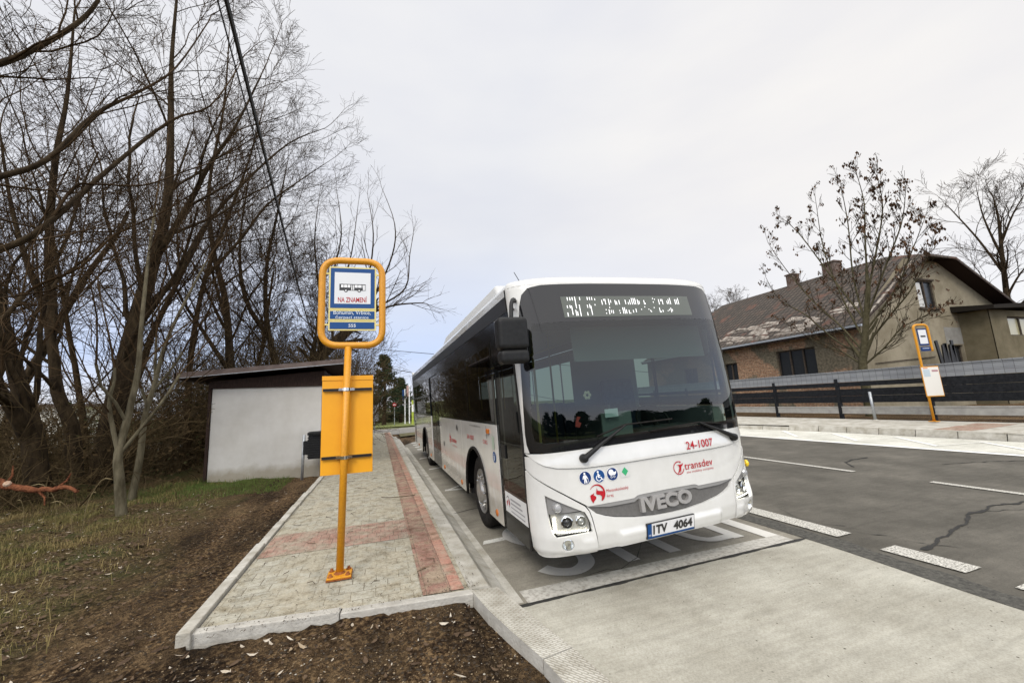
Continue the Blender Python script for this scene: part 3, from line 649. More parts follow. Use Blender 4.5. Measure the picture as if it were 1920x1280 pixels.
# ------------------------------------------------------------------ trees
def barkmat(name, a, b_): return mat(name, a, .9, col2=b_, scale=9, detail=6, bump=.5, bscale=30, stretch=(1, 1, .3))
BARK = barkmat('dark_bark', (.014, .009, .005), (.056, .039, .021)); BARKL = barkmat('grey_green_bark', (.060, .050, .030), (.15, .13, .085)); BARKM = barkmat('brown_bark', (.018, .011, .005), (.055, .036, .017))
TWIG = mat('dark_twig', (.026, .015, .007), .9, col2=(.068, .043, .021), scale=1.5); TWIGR = mat('reddish_twig', (.045, .029, .018), .9, col2=(.085, .057, .036), scale=1.)
class Tree:
    def __init__(s, seed): s.r = random.Random(seed); s.big = []; s.small = []; s.leafpts = []
    def seg(s, p, q, r0, r1):
        (s.big if r0 > .022 else s.small).append((*p, *q, r0, r1))
    def grow(s, p, d, L, r, lvl, mx, spec):
        rn = s.r; sp = spec[lvl]; n = sp['n']; st = L/n; up = sp['up']; wg = sp['wig']
        px, py, pz = p; dx, dy, dz = d; r0 = r; pts = [(p, d, r)]
        rend = r*sp.get('taper', .35)
        for i in range(n):
            dx += rn.gauss(0, wg); dy += rn.gauss(0, wg); dz += rn.gauss(0, wg)+up
            k = 1/math.sqrt(dx*dx+dy*dy+dz*dz); dx *= k; dy *= k; dz *= k
            q = (px+dx*st, py+dy*st, pz+dz*st)
            if q[2] < .15: dz = abs(dz)+.2
            r1 = r+(rend-r)*(i+1)/n
            s.seg((px, py, pz), q, r0, r1); px, py, pz = q; r0 = r1; pts.append((q, (dx, dy, dz), r1))
        s.kids(pts, L, lvl, mx, spec)
        if lvl == mx: s.leafpts.append((px, py, pz))
    def kids(s, pts, L, lvl, mx, spec):
        if lvl >= mx: return
        rn = s.r; sp = spec[lvl]; nk = sp['kids']; nk = int(nk)+(1 if rn.random() < nk % 1 else 0)
        for j in range(nk):
            t = sp['t0']+(1-sp['t0'])*(j+rn.random())/nk; f = t*(len(pts)-1); i = min(int(f), len(pts)-2); f -= i
            (a, da, ra), (b, db, rb) = pts[i], pts[i+1]
            p = tuple(a[k]+(b[k]-a[k])*f for k in range(3)); r = (ra+(rb-ra)*f)
            D = Vector(da); side = D.orthogonal().normalized(); side.rotate(Matrix.Rotation(rn.uniform(0, 2*PI), 3, D))
            an = R(rn.uniform(*sp['ang'])); nd = D*math.cos(an)+side*math.sin(an); bias = sp.get('bias')
            if bias: nd += Vector(bias)
            nd.normalize()
            s.grow(p, tuple(nd), L*rn.uniform(*sp['len'])*(1.15-.55*t), max(r*sp['rk'], spec[lvl+1].get('rmin', .004)), lvl+1, mx, spec)
    def limb(s, pts, r0, r1, L, lvl, mx, spec, n=4, tip=.35):
        P = catmull(pts, n); out = []
        for i, p in enumerate(P):
            d = (P[min(i+1, len(P)-1)]-P[max(i-1, 0)]).normalized(); out.append((tuple(p), tuple(d), r0+(r1-r0)*i/(len(P)-1)))
        for a, b in zip(out, out[1:]): s.seg(a[0], b[0], a[2], b[2])
        s.kids(out, L, lvl, mx, spec)
        if lvl < mx: s.grow(out[-1][0], out[-1][1], L*tip, r1, min(lvl+1, mx), mx, spec)
def segmesh(name, segs, k, m, parent=None, minr=0.):
    A = np.array(segs, dtype=np.float64)
    if parent is not None and wloc(parent) is not None:
        L = np.array(wloc(parent)); A[:, 0:3] -= L; A[:, 3:6] -= L
    p, q, r0, r1 = A[:, 0:3], A[:, 3:6], np.maximum(A[:, 6], minr), np.maximum(A[:, 7], minr)
    d = q-p; ln = np.linalg.norm(d, axis=1, keepdims=True)+1e-9; d = d/ln
    ref = np.where(np.abs(d[:, 2:3]) < .9, np.array([[0, 0, 1.]]), np.array([[1., 0, 0]])); x = np.cross(d, ref); x /= np.linalg.norm(x, axis=1, keepdims=True); y = np.cross(d, x)
    n = len(A); V = np.zeros((n, 2*k, 3)); q2 = q+d*(r1[:, None]*.3)
    for i in range(k):
        a = 2*PI*i/k; o = x*math.cos(a)+y*math.sin(a); V[:, i] = p+o*r0[:, None]; V[:, k+i] = q2+o*r1[:, None]
    F = np.array([[i, (i+1) % k, k+(i+1) % k, k+i] for i in range(k)]); F = (F[None]+(np.arange(n)*2*k)[:, None, None]).reshape(-1, 4)
    me = bpy.data.meshes.new(name); me.vertices.add(n*2*k); me.vertices.foreach_set('co', V.reshape(-1)); me.loops.add(len(F)*4); me.loops.foreach_set('vertex_index', F.reshape(-1).astype(np.int32))
    me.polygons.add(len(F)); me.polygons.foreach_set('loop_start', np.arange(0, len(F)*4, 4, dtype=np.int32)); me.polygons.foreach_set('loop_total', np.full(len(F), 4, dtype=np.int32))
    me.update(calc_edges=True); me.polygons.foreach_set('use_smooth', [True]*len(F)); me.materials.append(m)
    o = bpy.data.objects.new(name, me); COL.objects.link(o)
    if parent is not None: o.parent = parent
    return o
def maketree(T, loc, label, bark, twig, group, name='bare_tree', cat='tree', minr=.0035, local=False):
    root = thing(name, label, cat, loc, group, local=local)
    if T.big: segmesh('trunk', T.big, 8, bark, root)
    if T.small: segmesh('crown', T.small, 3, twig, root, minr)
    return root
def spec_std(dens=1., up=.05, fine=1.):
    dens *= .94
    return [dict(n=10, up=.03, wig=.06, kids=9*dens, t0=.22, ang=(22, 50), len=(.50, .72), rk=.34, taper=.3),
            dict(n=9, up=up, wig=.11, kids=6.5*dens, t0=.2, ang=(22, 48), len=(.42, .62), rk=.48, taper=.3),
            dict(n=7, up=up, wig=.14, kids=6*dens, t0=.12, ang=(22, 50), len=(.40, .62), rk=.5, taper=.35, rmin=.007),
            dict(n=5, up=up*.8, wig=.15, kids=5.2*dens*fine, t0=.08, ang=(20, 50), len=(.42, .68), rk=.55, taper=.5, rmin=.0045),
            dict(n=3, up=up*.5, wig=.16, kids=0, t0=0, ang=(20, 50), len=(.5, .6), rk=.6, taper=.6, rmin=.003)]
GT = 'bare trees along the left of the pavement'
SP = spec_std(1.0)
def P(px, py, y): return tuple(aty(px, py, y))
trees = []
# thin twin stems with pale bark in front
T = Tree(11); T.limb([P(228, 966, 8.9), P(224, 900, 8.9), P(222, 850, 8.9), P(240, 780, 9), P(258, 700, 9.), P(266, 600, 9.1), P(280, 470, 9.3), P(300, 330, 9.5)], .085, .016, 5.5, 1, 4, SP)
T.limb([P(222, 850, 8.9), P(205, 760, 8.8), P(215, 690, 8.7), P(190, 560, 8.6)], .04, .012, 3, 2, 4, SP)
trees.append(maketree(T, P(228, 966, 8.9), 'slim bare tree with pale grey bark, nearest to the path on the left', BARKL, TWIG, GT))
T = Tree(12); T.limb([P(246, 938, 10.2), P(262, 860, 10.2), P(272, 780, 10.2), P(290, 720, 10.2), P(312, 640, 10.2), P(350, 560, 10.3), P(400, 470, 10.5), P(455, 400, 10.8)], .070, .010, 5, 1, 4, SP)
T.limb([P(280, 740, 10.2), P(330, 680, 10.2), P(380, 600, 10), P(450, 560, 9.8)], .03, .008, 3.5, 2, 4, SP)
T.limb([P(290, 720, 10.2), P(296, 600, 10.3), P(318, 470, 10.4)], .03, .008, 3.5, 2, 4, SP)
trees.append(maketree(T, P(246, 938, 10.2), 'thin bare tree leaning right beside the pale barked stem', BARKL, TWIG, GT))
# the thick dark main tree
T = Tree(13); Y = 12.6
T.limb([P(190, 905, Y), P(205, 810, Y), P(228, 710, Y), P(258, 590, Y), P(288, 490, Y), P(314, 380, Y), P(320, 240, Y), P(322, 110, Y), P(335, -40, Y)], .27, .025, 8.5, 0, 4, spec_std(1.1))
T.limb([P(288, 490, Y), P(350, 390, Y-.5), P(392, 310, Y-1), P(440, 240, Y-1.4), P(500, 120, Y-1.5)], .09, .015, 6, 1, 4, spec_std(1.08))
T.limb([P(258, 590, Y), P(330, 520, Y+.5), P(380, 430, Y+1), P(450, 350, Y+1.5), P(540, 270, Y+2), P(610, 240, Y+2)], .085, .012, 6, 1, 4, spec_std(1.08))
trees.append(maketree(T, P(190, 905, Y), 'thick dark trunked bare tree, the largest behind the slim pale stems', BARK, TWIG, GT))
# tree with trunk at x=137
T = Tree(14); Y = 11.5
T.limb([P(140, 895, Y), P(134, 800, Y), P(108, 735, Y), P(100, 660, Y), P(84, 580, Y), P(50, 490, Y), P(20, 380, Y), P(0, 250, Y)], .15, .018, 7, 0, 4, spec_std(1.0))
T.limb([P(100, 620, Y), P(92, 460, Y), P(104, 300, Y), P(126, 180, Y), P(140, 20, Y)], .10, .02, 7, 0, 4, spec_std(1.0))
trees.append(maketree(T, P(140, 895, Y), 'dark forked bare tree second from the left edge of the wood', BARK, TWIG, GT))
T = Tree(15); Y = 10.5
T.limb([P(70, 905, Y), P(58, 800, Y), P(30, 700, Y), P(6, 600, Y), P(-20, 450, Y), P(-30, 250, Y)], .19, .022, 7.5, 0, 4, spec_std(1.0))
T.limb([P(58, 820, Y), P(20, 760, Y-.4), P(-30, 690, Y-.6)], .16, .05, 5, 1, 4, SP)
trees.append(maketree(T, P(70, 905, Y), 'thick leaning bare trunk at the far left edge of the wood', BARK, TWIG, GT))
# long limbs reaching in from a tree left of the frame
T = Tree(16); Y = 6.0
T.limb([(-9.2, 5.5, 0), (-9.0, 5.6, 1.5), (-8.6, 5.7, 3.2), (-8.3, 5.8, 5.2), (-8.2, 6, 7.5), (-8, 6.2, 10)], .25, .08, 5, 1, 4, spec_std(1.))
T.limb([(-8.6, 5.7, 3.2), P(-500, 560, Y), P(-160, 510, Y), P(22, 460, Y), P(97, 413, Y), P(201, 320, Y+.3), P(320, 226, Y+.6), P(395, 198, Y+.8), P(446, 129, Y+1)], .052, .010, 3.6, 1, 4, spec_std(1.1))
T.limb([(-8.5, 5.7, 3.8), P(-500, 400, Y), P(-140, 360, Y), P(0, 331, Y), P(90, 298, Y), P(176, 216, Y+.2), P(266, 169, Y+.4), P(331, 126, Y+.6), P(392, 40, Y+.8)], .048, .010, 3.4, 1, 4, spec_std(1.1))
T.limb([(-8.3, 5.8, 5.0), P(-400, 230, Y), P(-120, 150, Y), P(0, 119, Y), P(54, 97, Y), P(126, 57, Y), P(172, 18, Y), P(215, -50, Y)], .05, .018, 3.2, 1, 4, spec_std(1.1))
T.limb([P(97, 413, Y), P(140, 350, Y), P(180, 345, Y), P(270, 347, Y+.2), P(341, 323, Y+.4), P(406, 302, Y+.6), P(470, 284, Y+.8)], .022, .006, 2.4, 2, 4, spec_std(.8))
T.limb([(-8.6, 5.7, 2.6), P(-400, 760, Y), P(-130, 670, Y), P(0, 600, Y), P(60, 540, Y), P(150, 500, Y), P(215, 440, Y), P(300, 400, Y), P(380, 350, Y)], .034, .008, 2.8, 1, 4, spec_std(.9))
trees.append(maketree(T, (-9.2, 5.5, 0), 'long bare limbs arching in from a tree beyond the left edge', BARK, TWIG, GT))
# tree behind the shed
T = Tree(17); Y = 15.5
T.limb([P(440, 890, Y), P(432, 760, Y), P(430, 650, Y), P(420, 550, Y), P(400, 470, Y), P(392, 350, Y), P(420, 200, Y), P(430, 60, Y)], .16, .015, 8.5, 0, 4, spec_std(1.08))
T.limb([P(432, 700, Y), P(380, 620, Y-.5), P(330, 540, Y-1), P(300, 430, Y-1)], .08, .012, 6, 1, 4, SP)
trees.append(maketree(T, P(440, 890, Y), 'tall bare tree rising straight behind the left end of the shed roof', BARK, TWIG, GT))
T = Tree(18); Y = 17
T.limb([P(530, 800, Y), P(520, 700, Y), P(500, 600, Y), P(500, 500, Y), P(520, 400, Y), P(540, 300, Y)], .14, .014, 7.5, 0, 4, spec_std(1.05))
T.limb([P(510, 640, Y), P(460, 560, Y), P(450, 450, Y), P(470, 320, Y)], .10, .015, 7, 0, 4, spec_std(1.1))
trees.append(maketree(T, P(530, 800, Y), 'many stemmed bare tree behind the middle of the shed', BARK, TWIG, GT))
# leaning tree behind the sign
T = Tree(19); Y = 17.5
T.limb([P(560, 760, Y), P(592, 680, Y), P(630, 640, Y), P(672, 604, Y)], .30, .16, 3, 2, 4, SP)
for pts in ([(672, 604), (700, 560), (735, 480), (740, 420), (715, 350)], [(672, 604), (710, 575), (760, 540), (768, 480), (775, 440)], [(640, 632), (640, 560), (660, 470), (672, 380)], [(655, 615), (690, 520), (700, 440), (690, 370)], [(700, 585), (740, 572), (790, 568), (806, 572)], [(610, 660), (600, 560), (590, 450), (600, 360)], [(625, 645), (620, 540), (640, 440), (630, 350)]):
    T.limb([P(x, y_, Y) for x, y_ in pts], .055, .010, 3.4, 2, 4, spec_std(1.25, up=.09))
trees.append(maketree(T, P(560, 760, Y), 'leaning bare willow whose twigs stand behind the yellow bus stop frame', BARK, TWIGR, GT))
# right edge of the mass, upper outline
T = Tree(20); Y = 14.5
T.limb([P(350, 895, Y), P(352, 760, Y), P(360, 650, Y), P(385, 520, Y), P(430, 400, Y), P(470, 290, Y), P(505, 160, Y)], .11, .012, 6.5, 0, 4, spec_std(1.08))
T.limb([P(385, 520, Y), P(450, 450, Y), P(500, 385, Y), P(560, 340, Y), P(620, 300, Y)], .06, .010, 4.6, 1, 4, spec_std(1.15))
trees.append(maketree(T, P(350, 895, Y), 'slender bare tree left of the shed with branches reaching far right', BARKM, TWIG, GT))
# generic trees, built once and copied deeper into the wood
def proto(seed, H, r, dens, label, bark, twig, minr=.006):
    T = Tree(seed); T.grow((0, 0, 0), (.03, 0, 1), H, r, 0, 4, spec_std(dens)); return maketree(T, (0, 0, 0), label, bark, twig, GT, minr=minr, local=True)
def copy_tree(o, loc, rz_, sc, label, group=None):
    c = o.copy(); COL.objects.link(c); c.location = loc; c.rotation_euler = (0, 0, rz_); c.scale = (sc, sc, sc); c['label'] = label
    if group: c['group'] = group
    for ch in list(o.children):
        d = ch.copy(); COL.objects.link(d); d.parent = c
    return c
pa = proto(31, 9.5, .15, 1.1, 'x', BARK, TWIG); pb = proto(32, 8, .11, 1.15, 'x', BARKM, TWIG); pc = proto(33, 11, .2, .95, 'x', BARK, TWIGR)
bgspots = [(pa, -8.2, 17, .3, 1.0, 'bare tree standing deeper in the wood behind the thick dark trunk'),
 (pb, -11.5, 14, 1.2, .85, 'bushy bare tree deep in the wood between the two left trunks'),
 (pc, -13, 20, 2.2, 1.0, 'far bare tree at the left seen between leaning trunks'),
 (pa, -5.6, 20, 3.9, .9, 'far bare tree behind the shed, left of its roof'),
 (pb, -3.6, 22, .7, 1.05, 'far bare tree whose crown shows above the shed roof'),
 (pb, -2.2, 25, 2.0, .8, 'small distant bare tree behind the right end of the shed'),
 (pb, -14, 15, 5.5, 1.1, 'bare tree at the far left back of the wood'),
 (pa, -16.5, 24, 1.9, 1.1, 'most distant bare tree at the left of the wood'),
 (pb, -4.4, 17.5, 4.9, .9, 'bare tree with fine brown twigs close behind the shed roof'),
 (pb, -1.9, 19.5, 3.1, .72, 'low bare tree right behind the shed, beside the bus stop frame'),
 (pb, -7.2, 13.8, 2.9, .85, 'low bushy bare tree just behind the thick trunk')]
used = set()
for pr_, x, y, rot, sc, lab in bgspots:
    if id(pr_) not in used:
        used.add(id(pr_)); pr_.location = (x, y, -.1); pr_.rotation_euler = (0, 0, rot); pr_.scale = (sc,)*3; pr_['label'] = lab
    else: copy_tree(pr_, (x, y, -.1), rot, sc, lab)
# undergrowth thicket
T = Tree(41)
US = [dict(n=6, up=.05, wig=.16, kids=6, t0=.1, ang=(25, 65), len=(.4, .7), rk=.6, taper=.4), dict(n=5, up=.02, wig=.18, kids=4, t0=.1, ang=(25, 65), len=(.4, .7), rk=.6, taper=.5, rmin=.004), dict(n=4, up=0, wig=.2, kids=0, t0=0, ang=(20, 60), len=(.5, .6), rk=.6, rmin=.003)]
rn = random.Random(5)
for i in range(620):
    y = rn.uniform(9.8, 20); x = -4.1-(y-10)*.10-rn.random()**1.3*(y*.75)
    if x > -5.3 and y < 15.2: continue
    a = rn.uniform(0, 6.3); t = rn.uniform(.2, 1.1)
    T.grow((x, y, -.1), (math.cos(a)*t, math.sin(a)*t, 1), rn.uniform(.8, 2.6), rn.uniform(.008, .02), 0, 2, US)
for i in range(620):
    x = rn.uniform(-7.5, -.9); y = rn.uniform(15.4, 24); T.grow((x, y, 0), (rn.uniform(-.5, .5), rn.uniform(-.4, .4), 1), rn.uniform(2.2, 4.8), .016, 0, 2, US)
o = segmesh('undergrowth', T.small+T.big, 3, mat('brown_undergrowth', (.045, .031, .016), .95, col2=(.12, .085, .042), scale=.8), None, .005); tag(o, 'dense brown tangle of bare shrubs under the trees', 'undergrowth', kind='stuff')
mb = MB()                                          # dead leaves and ivy hanging in the undergrowth
for i in range(13000):
    y = rn.uniform(10.5, 26); x = -4.0-(y-10)*.08-rn.random()**1.2*(y*.8)
    if y < 15 and x > -4.2: continue
    z = rn.random()**1.6*2.6; s = rn.uniform(.02, .05); a = rn.uniform(0, 6.3); c = Vector((x, y, z)); u = Vector((math.cos(a), math.sin(a), rn.uniform(-1, 1))).normalized()*s; v = u.orthogonal().normalized()*s*.7
    mb.add([c-u, c+v, c+u, c-v], [(0, 1, 2, 3)], 0 if rn.random() < .88 else 1)
tag(mb.build('dead_foliage', [mat('dead_leaf_brown', (.065, .043, .020), .95), mat('ivy_green', (.035, .036, .013), .9)]), 'dead brown leaves and some ivy caught in the undergrowth', 'foliage', kind='stuff')
# broken branch
root = thing('broken_branch', 'rust coloured broken branch with a pale cut end, sticking in from the left', 'branch', P(40, 920, 6.2))
pts = [P(-60, 880, 6.2), P(0, 906, 6.2), P(40, 915, 6.15), P(90, 918, 6.1), P(125, 913, 6.05), P(146, 922, 6.0)]
mb = MB(); pp = catmull(pts, 5); pp = [p+Vector((.02*mnoise.noise((k*1.1, 0, 0)), 0, .03*mnoise.noise((k*.9, 3, 0)))) for k, p in enumerate(pp)]
mb.tube(pp, [(.044-.0011*k)*(1+.35*mnoise.noise((k*.8, 7, 1))) for k in range(len(pp))], 9); o = mb.build('limb', mat('orange_bark', (.07, .022, .012), .95, col2=(.22, .085, .04), scale=22, detail=7, bump=1., bscale=45), root, True)
for k, dv in ((6, (.05, 0, .22)), (13, (.10, -.05, -.16)), (17, (.12, 0, .16))): mb = MB(); q = pp[k]; mb.tube([q, q+Vector(dv)*.5+Vector((.03, 0, 0)), q+Vector(dv)], [.016, .010, .005], 6); mb.build('side_twig', MATS['orange_bark'], root)
mb = MB(); a = pp[7]+Vector((0, -.03, .03)); mb.lathe(a, (.3, -.8, .5), [(.0, .022), (.024, .018), (.034, 0), (.03, -.03)], 9); mb.build('cut_end', mat('cut_wood', (.50, .38, .28), .9, col2=(.32, .2, .13), scale=30), root)

# ------------------------------------------------------------------ shed
def m_damp(M, t, b):
    Lk = t.links.new; nn = t.nodes.new; src = b.inputs['Base Color'].links[0].from_socket
    tc = nn('ShaderNodeTexCoord'); sp = nn('ShaderNodeSeparateXYZ'); Lk(tc.outputs['Object'], sp.inputs[0])
    n = nn('ShaderNodeTexNoise'); n.inputs['Scale'].default_value = 4; n.inputs['Detail'].default_value = 8; Lk(tc.outputs['Object'], n.inputs['Vector'])
    a = nn('ShaderNodeMath'); a.operation = 'MULTIPLY_ADD'; a.inputs[1].default_value = -.42; Lk(n.outputs['Fac'], a.inputs[0]); Lk(sp.outputs[2], a.inputs[2])
    r = nn('ShaderNodeValToRGB'); r.color_ramp.elements[0].position = 0; r.color_ramp.elements[0].color = (.62, .58, .50, 1); r.color_ramp.elements[1].position = .22; r.color_ramp.elements[1].color = (1, 1, 1, 1); Lk(a.outputs[0], r.inputs[0])
    x = nn('ShaderNodeMixRGB'); x.blend_type = 'MULTIPLY'; x.inputs[0].default_value = 1; Lk(src, x.inputs[1]); Lk(r.outputs[0], x.inputs[2]); Lk(x.outputs[0], b.inputs['Base Color'])
SH = (-2.6, 11.3, .1)
root = thing('utility_shed', 'small white rendered shed with dark sloping roof behind the litter bin', 'shed', SH)
REND = mat('white_render', (.60, .585, .55), .9, col2=(.50, .48, .44), scale=1.3, extra=m_damp, detail=7, bump=.3, bscale=90)
MB().bbox((-3.72, 11.3, -.1), (-1.36, 14.4, 2.34)).build('wall', REND, root)
DW = mat('dark_timber', (.020, .012, .010), .7, col2=(.045, .028, .022), scale=6, stretch=(8, 8, 1)); FELT = mat('brown_roof_sheet', (.075, .050, .042), .65, col2=(.13, .095, .08), scale=5)
mb = MB(); zl, zr = 2.40, 2.72
mb.add([(-3.78, 11.26, 2.33), (-1.3, 11.26, 2.33), (-1.3, 11.26, zr), (-3.78, 11.26, zl+.1), (-3.78, 14.4, 2.33), (-1.3, 14.4, 2.33), (-1.3, 14.4, zr), (-3.78, 14.4, zl+.1)], [(0, 1, 2, 3), (5, 4, 7, 6), (4, 0, 3, 7), (1, 5, 6, 2), (0, 4, 5, 1), (3, 2, 6, 7)]); mb.build('gable_board', DW, root)
mb = MB()
def slabr(x0, x1, y0, y1, z0, z1, t): return [(x0, y0, z0-t), (x1, y0, z1-t), (x1, y1, z1-t), (x0, y1, z0-t), (x0, y0, z0), (x1, y0, z1), (x1, y1, z1), (x0, y1, z0)], [(3, 2, 1, 0), (4, 5, 6, 7), (0, 1, 5, 4), (1, 2, 6, 5), (2, 3, 7, 6), (3, 0, 4, 7)]
rf = mb.add(*slabr(-4.3, -.82, 10.95, 14.8, 2.68, 2.97, .05)).build('roof', FELT, root)
mb = MB(); mb.add(*slabr(-4.34, -.80, 10.90, 10.95, 2.69, 2.98, .13)); mb.add(*slabr(-4.36, -4.3, 10.90, 14.8, 2.69, 2.69, .15)); mb.build('fascia', FELT, rf)
mb = MB(); mb.add(*slabr(-4.25, -.86, 10.99, 14.7, 2.625, 2.915, .05)); mb.build('soffit', DW, root)
mb = MB(); mb.add(*slabr(-4.28, -.82, 10.885, 10.897, 2.575, 2.865, .012)); mb.build('drip_edge', STEEL, rf)
mb = MB(); mb.bbox((-3.79, 11.27, -.1), (-3.73, 11.35, 2.45)); mb.build('corner_post', DW, root)
# litter bin
root = thing('litter_bin', 'black ribbed litter bin on a grey steel post in front of the shed', 'bin', (-1.60, 10.9, .15))
mb = MB(); mb.tube([(-1.69, 10.9, .08), (-1.67, 10.9, 1.15)], .032, 10); mb.build('post', STEEL, root, True)
mb = MB(); mb.bbox((-1.56, 10.78, .58), (-1.18, 11.08, 1.13))
for z in np.arange(.62, 1.1, .055): mb.bbox((-1.575, 10.765, z), (-1.165, 11.095, z+.025))
mb.build('bin_body', BLK, root); mb = MB(); mb.lathe((-1.37, 10.93, 1.13), (0, 0, 1), [(.235, 0), (.24, .05), (.2, .08), (0, .085)], 18); mb.build('lid', BLK, root)
mb = MB(); mb.bbox((-1.68, 10.85, .68), (-1.56, 10.95, 1.0)); mb.build('bracket', BLK, root)

# ------------------------------------------------------------------ bus stop sign (near)
root = thing('bus_stop_sign', 'tall yellow bus stop sign on the near pavement with blue plates and a back panel', 'sign', (-.33, 4.34, PZ))
PX, PY = -.33, 4.34
mb = MB(); mb.tube([(PX, PY, PZ+.02), (PX+.045, PY, 2.33)], .034, 20); mb.build('pole', YEL, root, True)
mb = MB(); mb.bbox((PX-.105, PY-.10, PZ+.014), (PX+.105, PY+.10, PZ+.030)); o = mb.build('base_plate', YEL, root); bevel(o, .004)
for sx in (-1, 1):
    for sy in (-1, 1): MB().lathe((PX+sx*.075, PY+sy*.07, PZ+.03), (0, 0, 1), [(.022, 0), (.022, .008), (.014, .012), (.012, .026), (0, .028)], 8).build('bolt', RUST, root)
mb = MB(); mb.lathe((PX, PY, PZ+.03), (0, 0, 1), [(.05, 0), (.036, .015), (.034, .02)], 18); mb.build('weld_collar', RUST, root, True)
mb = MB(); mb.bbox((PX-.11, PY-.105, PZ+.004), (PX+.11, PY+.105, PZ+.014)); mb.build('rusty_shim', RUST, root)
FX0, FX1, FZ0, FZ1 = -.545, .045, 2.345, 3.245
# frame loop, slightly turned
ang = R(-4); fc = ((FX0+FX1)/2, 4.34)
def fr(x, z, dy=0): dx = x-fc[0]; return (fc[0]+dx*math.cos(ang)-dy*math.sin(ang), fc[1]+dx*math.sin(ang)+dy*math.cos(ang), z)
loop = roundpoly([(FX0, FZ0), (FX1, FZ0), (FX1, FZ1), (FX0, FZ1)], .17, 8)
mb = MB(); mb.tube([fr(*p) for p in loop], .034, 14, closed=True); mb.build('frame', YEL, root, True)
def plate(z0, z1, x0=-.478, x1=-.018):
    mb = MB(); mb.add([fr(x0, z0, -.008), fr(x1, z0, -.008), fr(x1, z1, -.008), fr(x0, z1, -.008), fr(x0, z0, .008), fr(x1, z0, .008), fr(x1, z1, .008), fr(x0, z1, .008)], [(0, 1, 2, 3), (7, 6, 5, 4), (0, 4, 5, 1), (1, 5, 6, 2), (2, 6, 7, 3), (3, 7, 4, 0)])
    p = mb.build('sign_plate', YELE, root)
    q = MB(); e = .014; q.add([fr(x0+e, z0+e, -.010), fr(x1-e, z0+e, -.010), fr(x1-e, z1-e, -.010), fr(x0+e, z1-e, -.010)], [(0, 1, 2, 3)]); q.build('blue_face', BLUE, p)
    return p
p1 = plate(2.72, 3.175); p2 = plate(2.605, 2.716); p3 = plate(2.50, 2.60)
q = MB(); q.add([fr(-.425, 2.78, -.012), fr(-.073, 2.78, -.012), fr(-.073, 3.115, -.012), fr(-.425, 3.115, -.012)], [(0, 1, 2, 3)]); q.build('white_field', mat('sign_white', (.66, .67, .68), .5), p1)
def fflat(x, z): return fr(x, z, -.0140)
q = MB()                                             # bus pictogram
def qd(b, x0, x1, z0, z1, dy=-.0140): b.add([fr(x0, z0, dy), fr(x1, z0, dy), fr(x1, z1, dy), fr(x0, z1, dy)], [(0, 1, 2, 3)])
qd(q, -.378, -.122, 2.922, 2.990)
for cx in (-.315, -.185): q.add([fr(cx+.017*math.cos(a), 2.920+.017*math.sin(a), -.0145) for a in np.linspace(0, 2*PI, 17)[:-1]], [tuple(range(16))])
q.build('bus_pictogram', BLACKV, p1)
for x0, x1 in ((-.362, -.338), (-.332, -.305), (-.299, -.272), (-.228, -.201), (-.195, -.168), (-.162, -.155)): q = MB(); qd(q, x0, x1, 2.953, 2.981, -.0150); q.build('pictogram_window', WHITEV, p1)
for x0 in (-.262, -.244, -.148, -.135): q = MB(); qd(q, x0, x0+.009, 2.926, 2.981, -.0150); q.build('pictogram_door', WHITEV, p1)
for cx in (-.315, -.185): q = MB(); q.add([fr(cx+.008*math.cos(a), 2.920+.008*math.sin(a), -.0155) for a in np.linspace(0, 2*PI, 13)[:-1]], [tuple(range(12))]); q.build('pictogram_hub', WHITEV, p1)
q = MB(); textfit(q, 'NA ZNAMENÍ', -.390, -.110, 2.796, 2.862, fflat, .012); q.build('lettering', RED, p1)
q = MB(); textfit(q, 'Bohumín, Vrbice,', -.430, -.070, 2.660, 2.706, fflat, .004); textfit(q, 'čerpací stanice', -.410, -.090, 2.612, 2.654, fflat, .004); q.build('lettering', mat('pale_sign_print', (.62, .68, .74), .5), p2)
q = MB(); textfit(q, '555', -.285, -.215, 2.533, 2.566, fflat, .015); q.build('lettering', MATS['pale_sign_print'], p3)
mb = MB()
for x in (-.495, -.001):
    for z in (3.1, 2.56): MB().box(fr(x, z), (.045, .012, .016)).build('clip', YELE, root)
mb = MB()
TX0, TX1, TZ0, TZ1 = -.525, -.045, 1.075, 2.04; ty = PY+.055
mb.bbox((TX0, ty, TZ0), (TX1, ty+.015, TZ1)); mb.bbox((TX0-.002, ty-.006, TZ1-.045), (TX1+.002, ty, TZ1)); o = mb.build('back_panel', YELP, root); bevel(o, .002)
for z in (1.24, 1.90):
    mb = MB(); mb.bbox((TX0+.01, ty-.026, z-.013), (TX1-.01, ty-.0005, z-.004)); mb.bbox((TX0+.01, ty-.026, z+.004), (TX1-.01, ty-.0005, z+.013)); mb.bbox((TX0+.01, ty-.012, z-.004), (TX1-.01, ty-.001, z+.004))
    rl = mb.build('rail', mat('dark_rail', (.05, .045, .04), .4, .6), root)
    mb = MB(); cx = PX+.045*(z-.18)/2.15; mb.lathe((cx, PY, z-.016), (0, 0, 1), [(.0345, 0), (.039, 0), (.039, .032), (.0345, .032)], 20)
    for sx in (-1, 1): mb.bbox((cx+sx*.036, PY-.005, z-.012), (cx+sx*.075, PY+.035, z+.012))
    mb.build('clamp', CHROME, rl, True, 40)

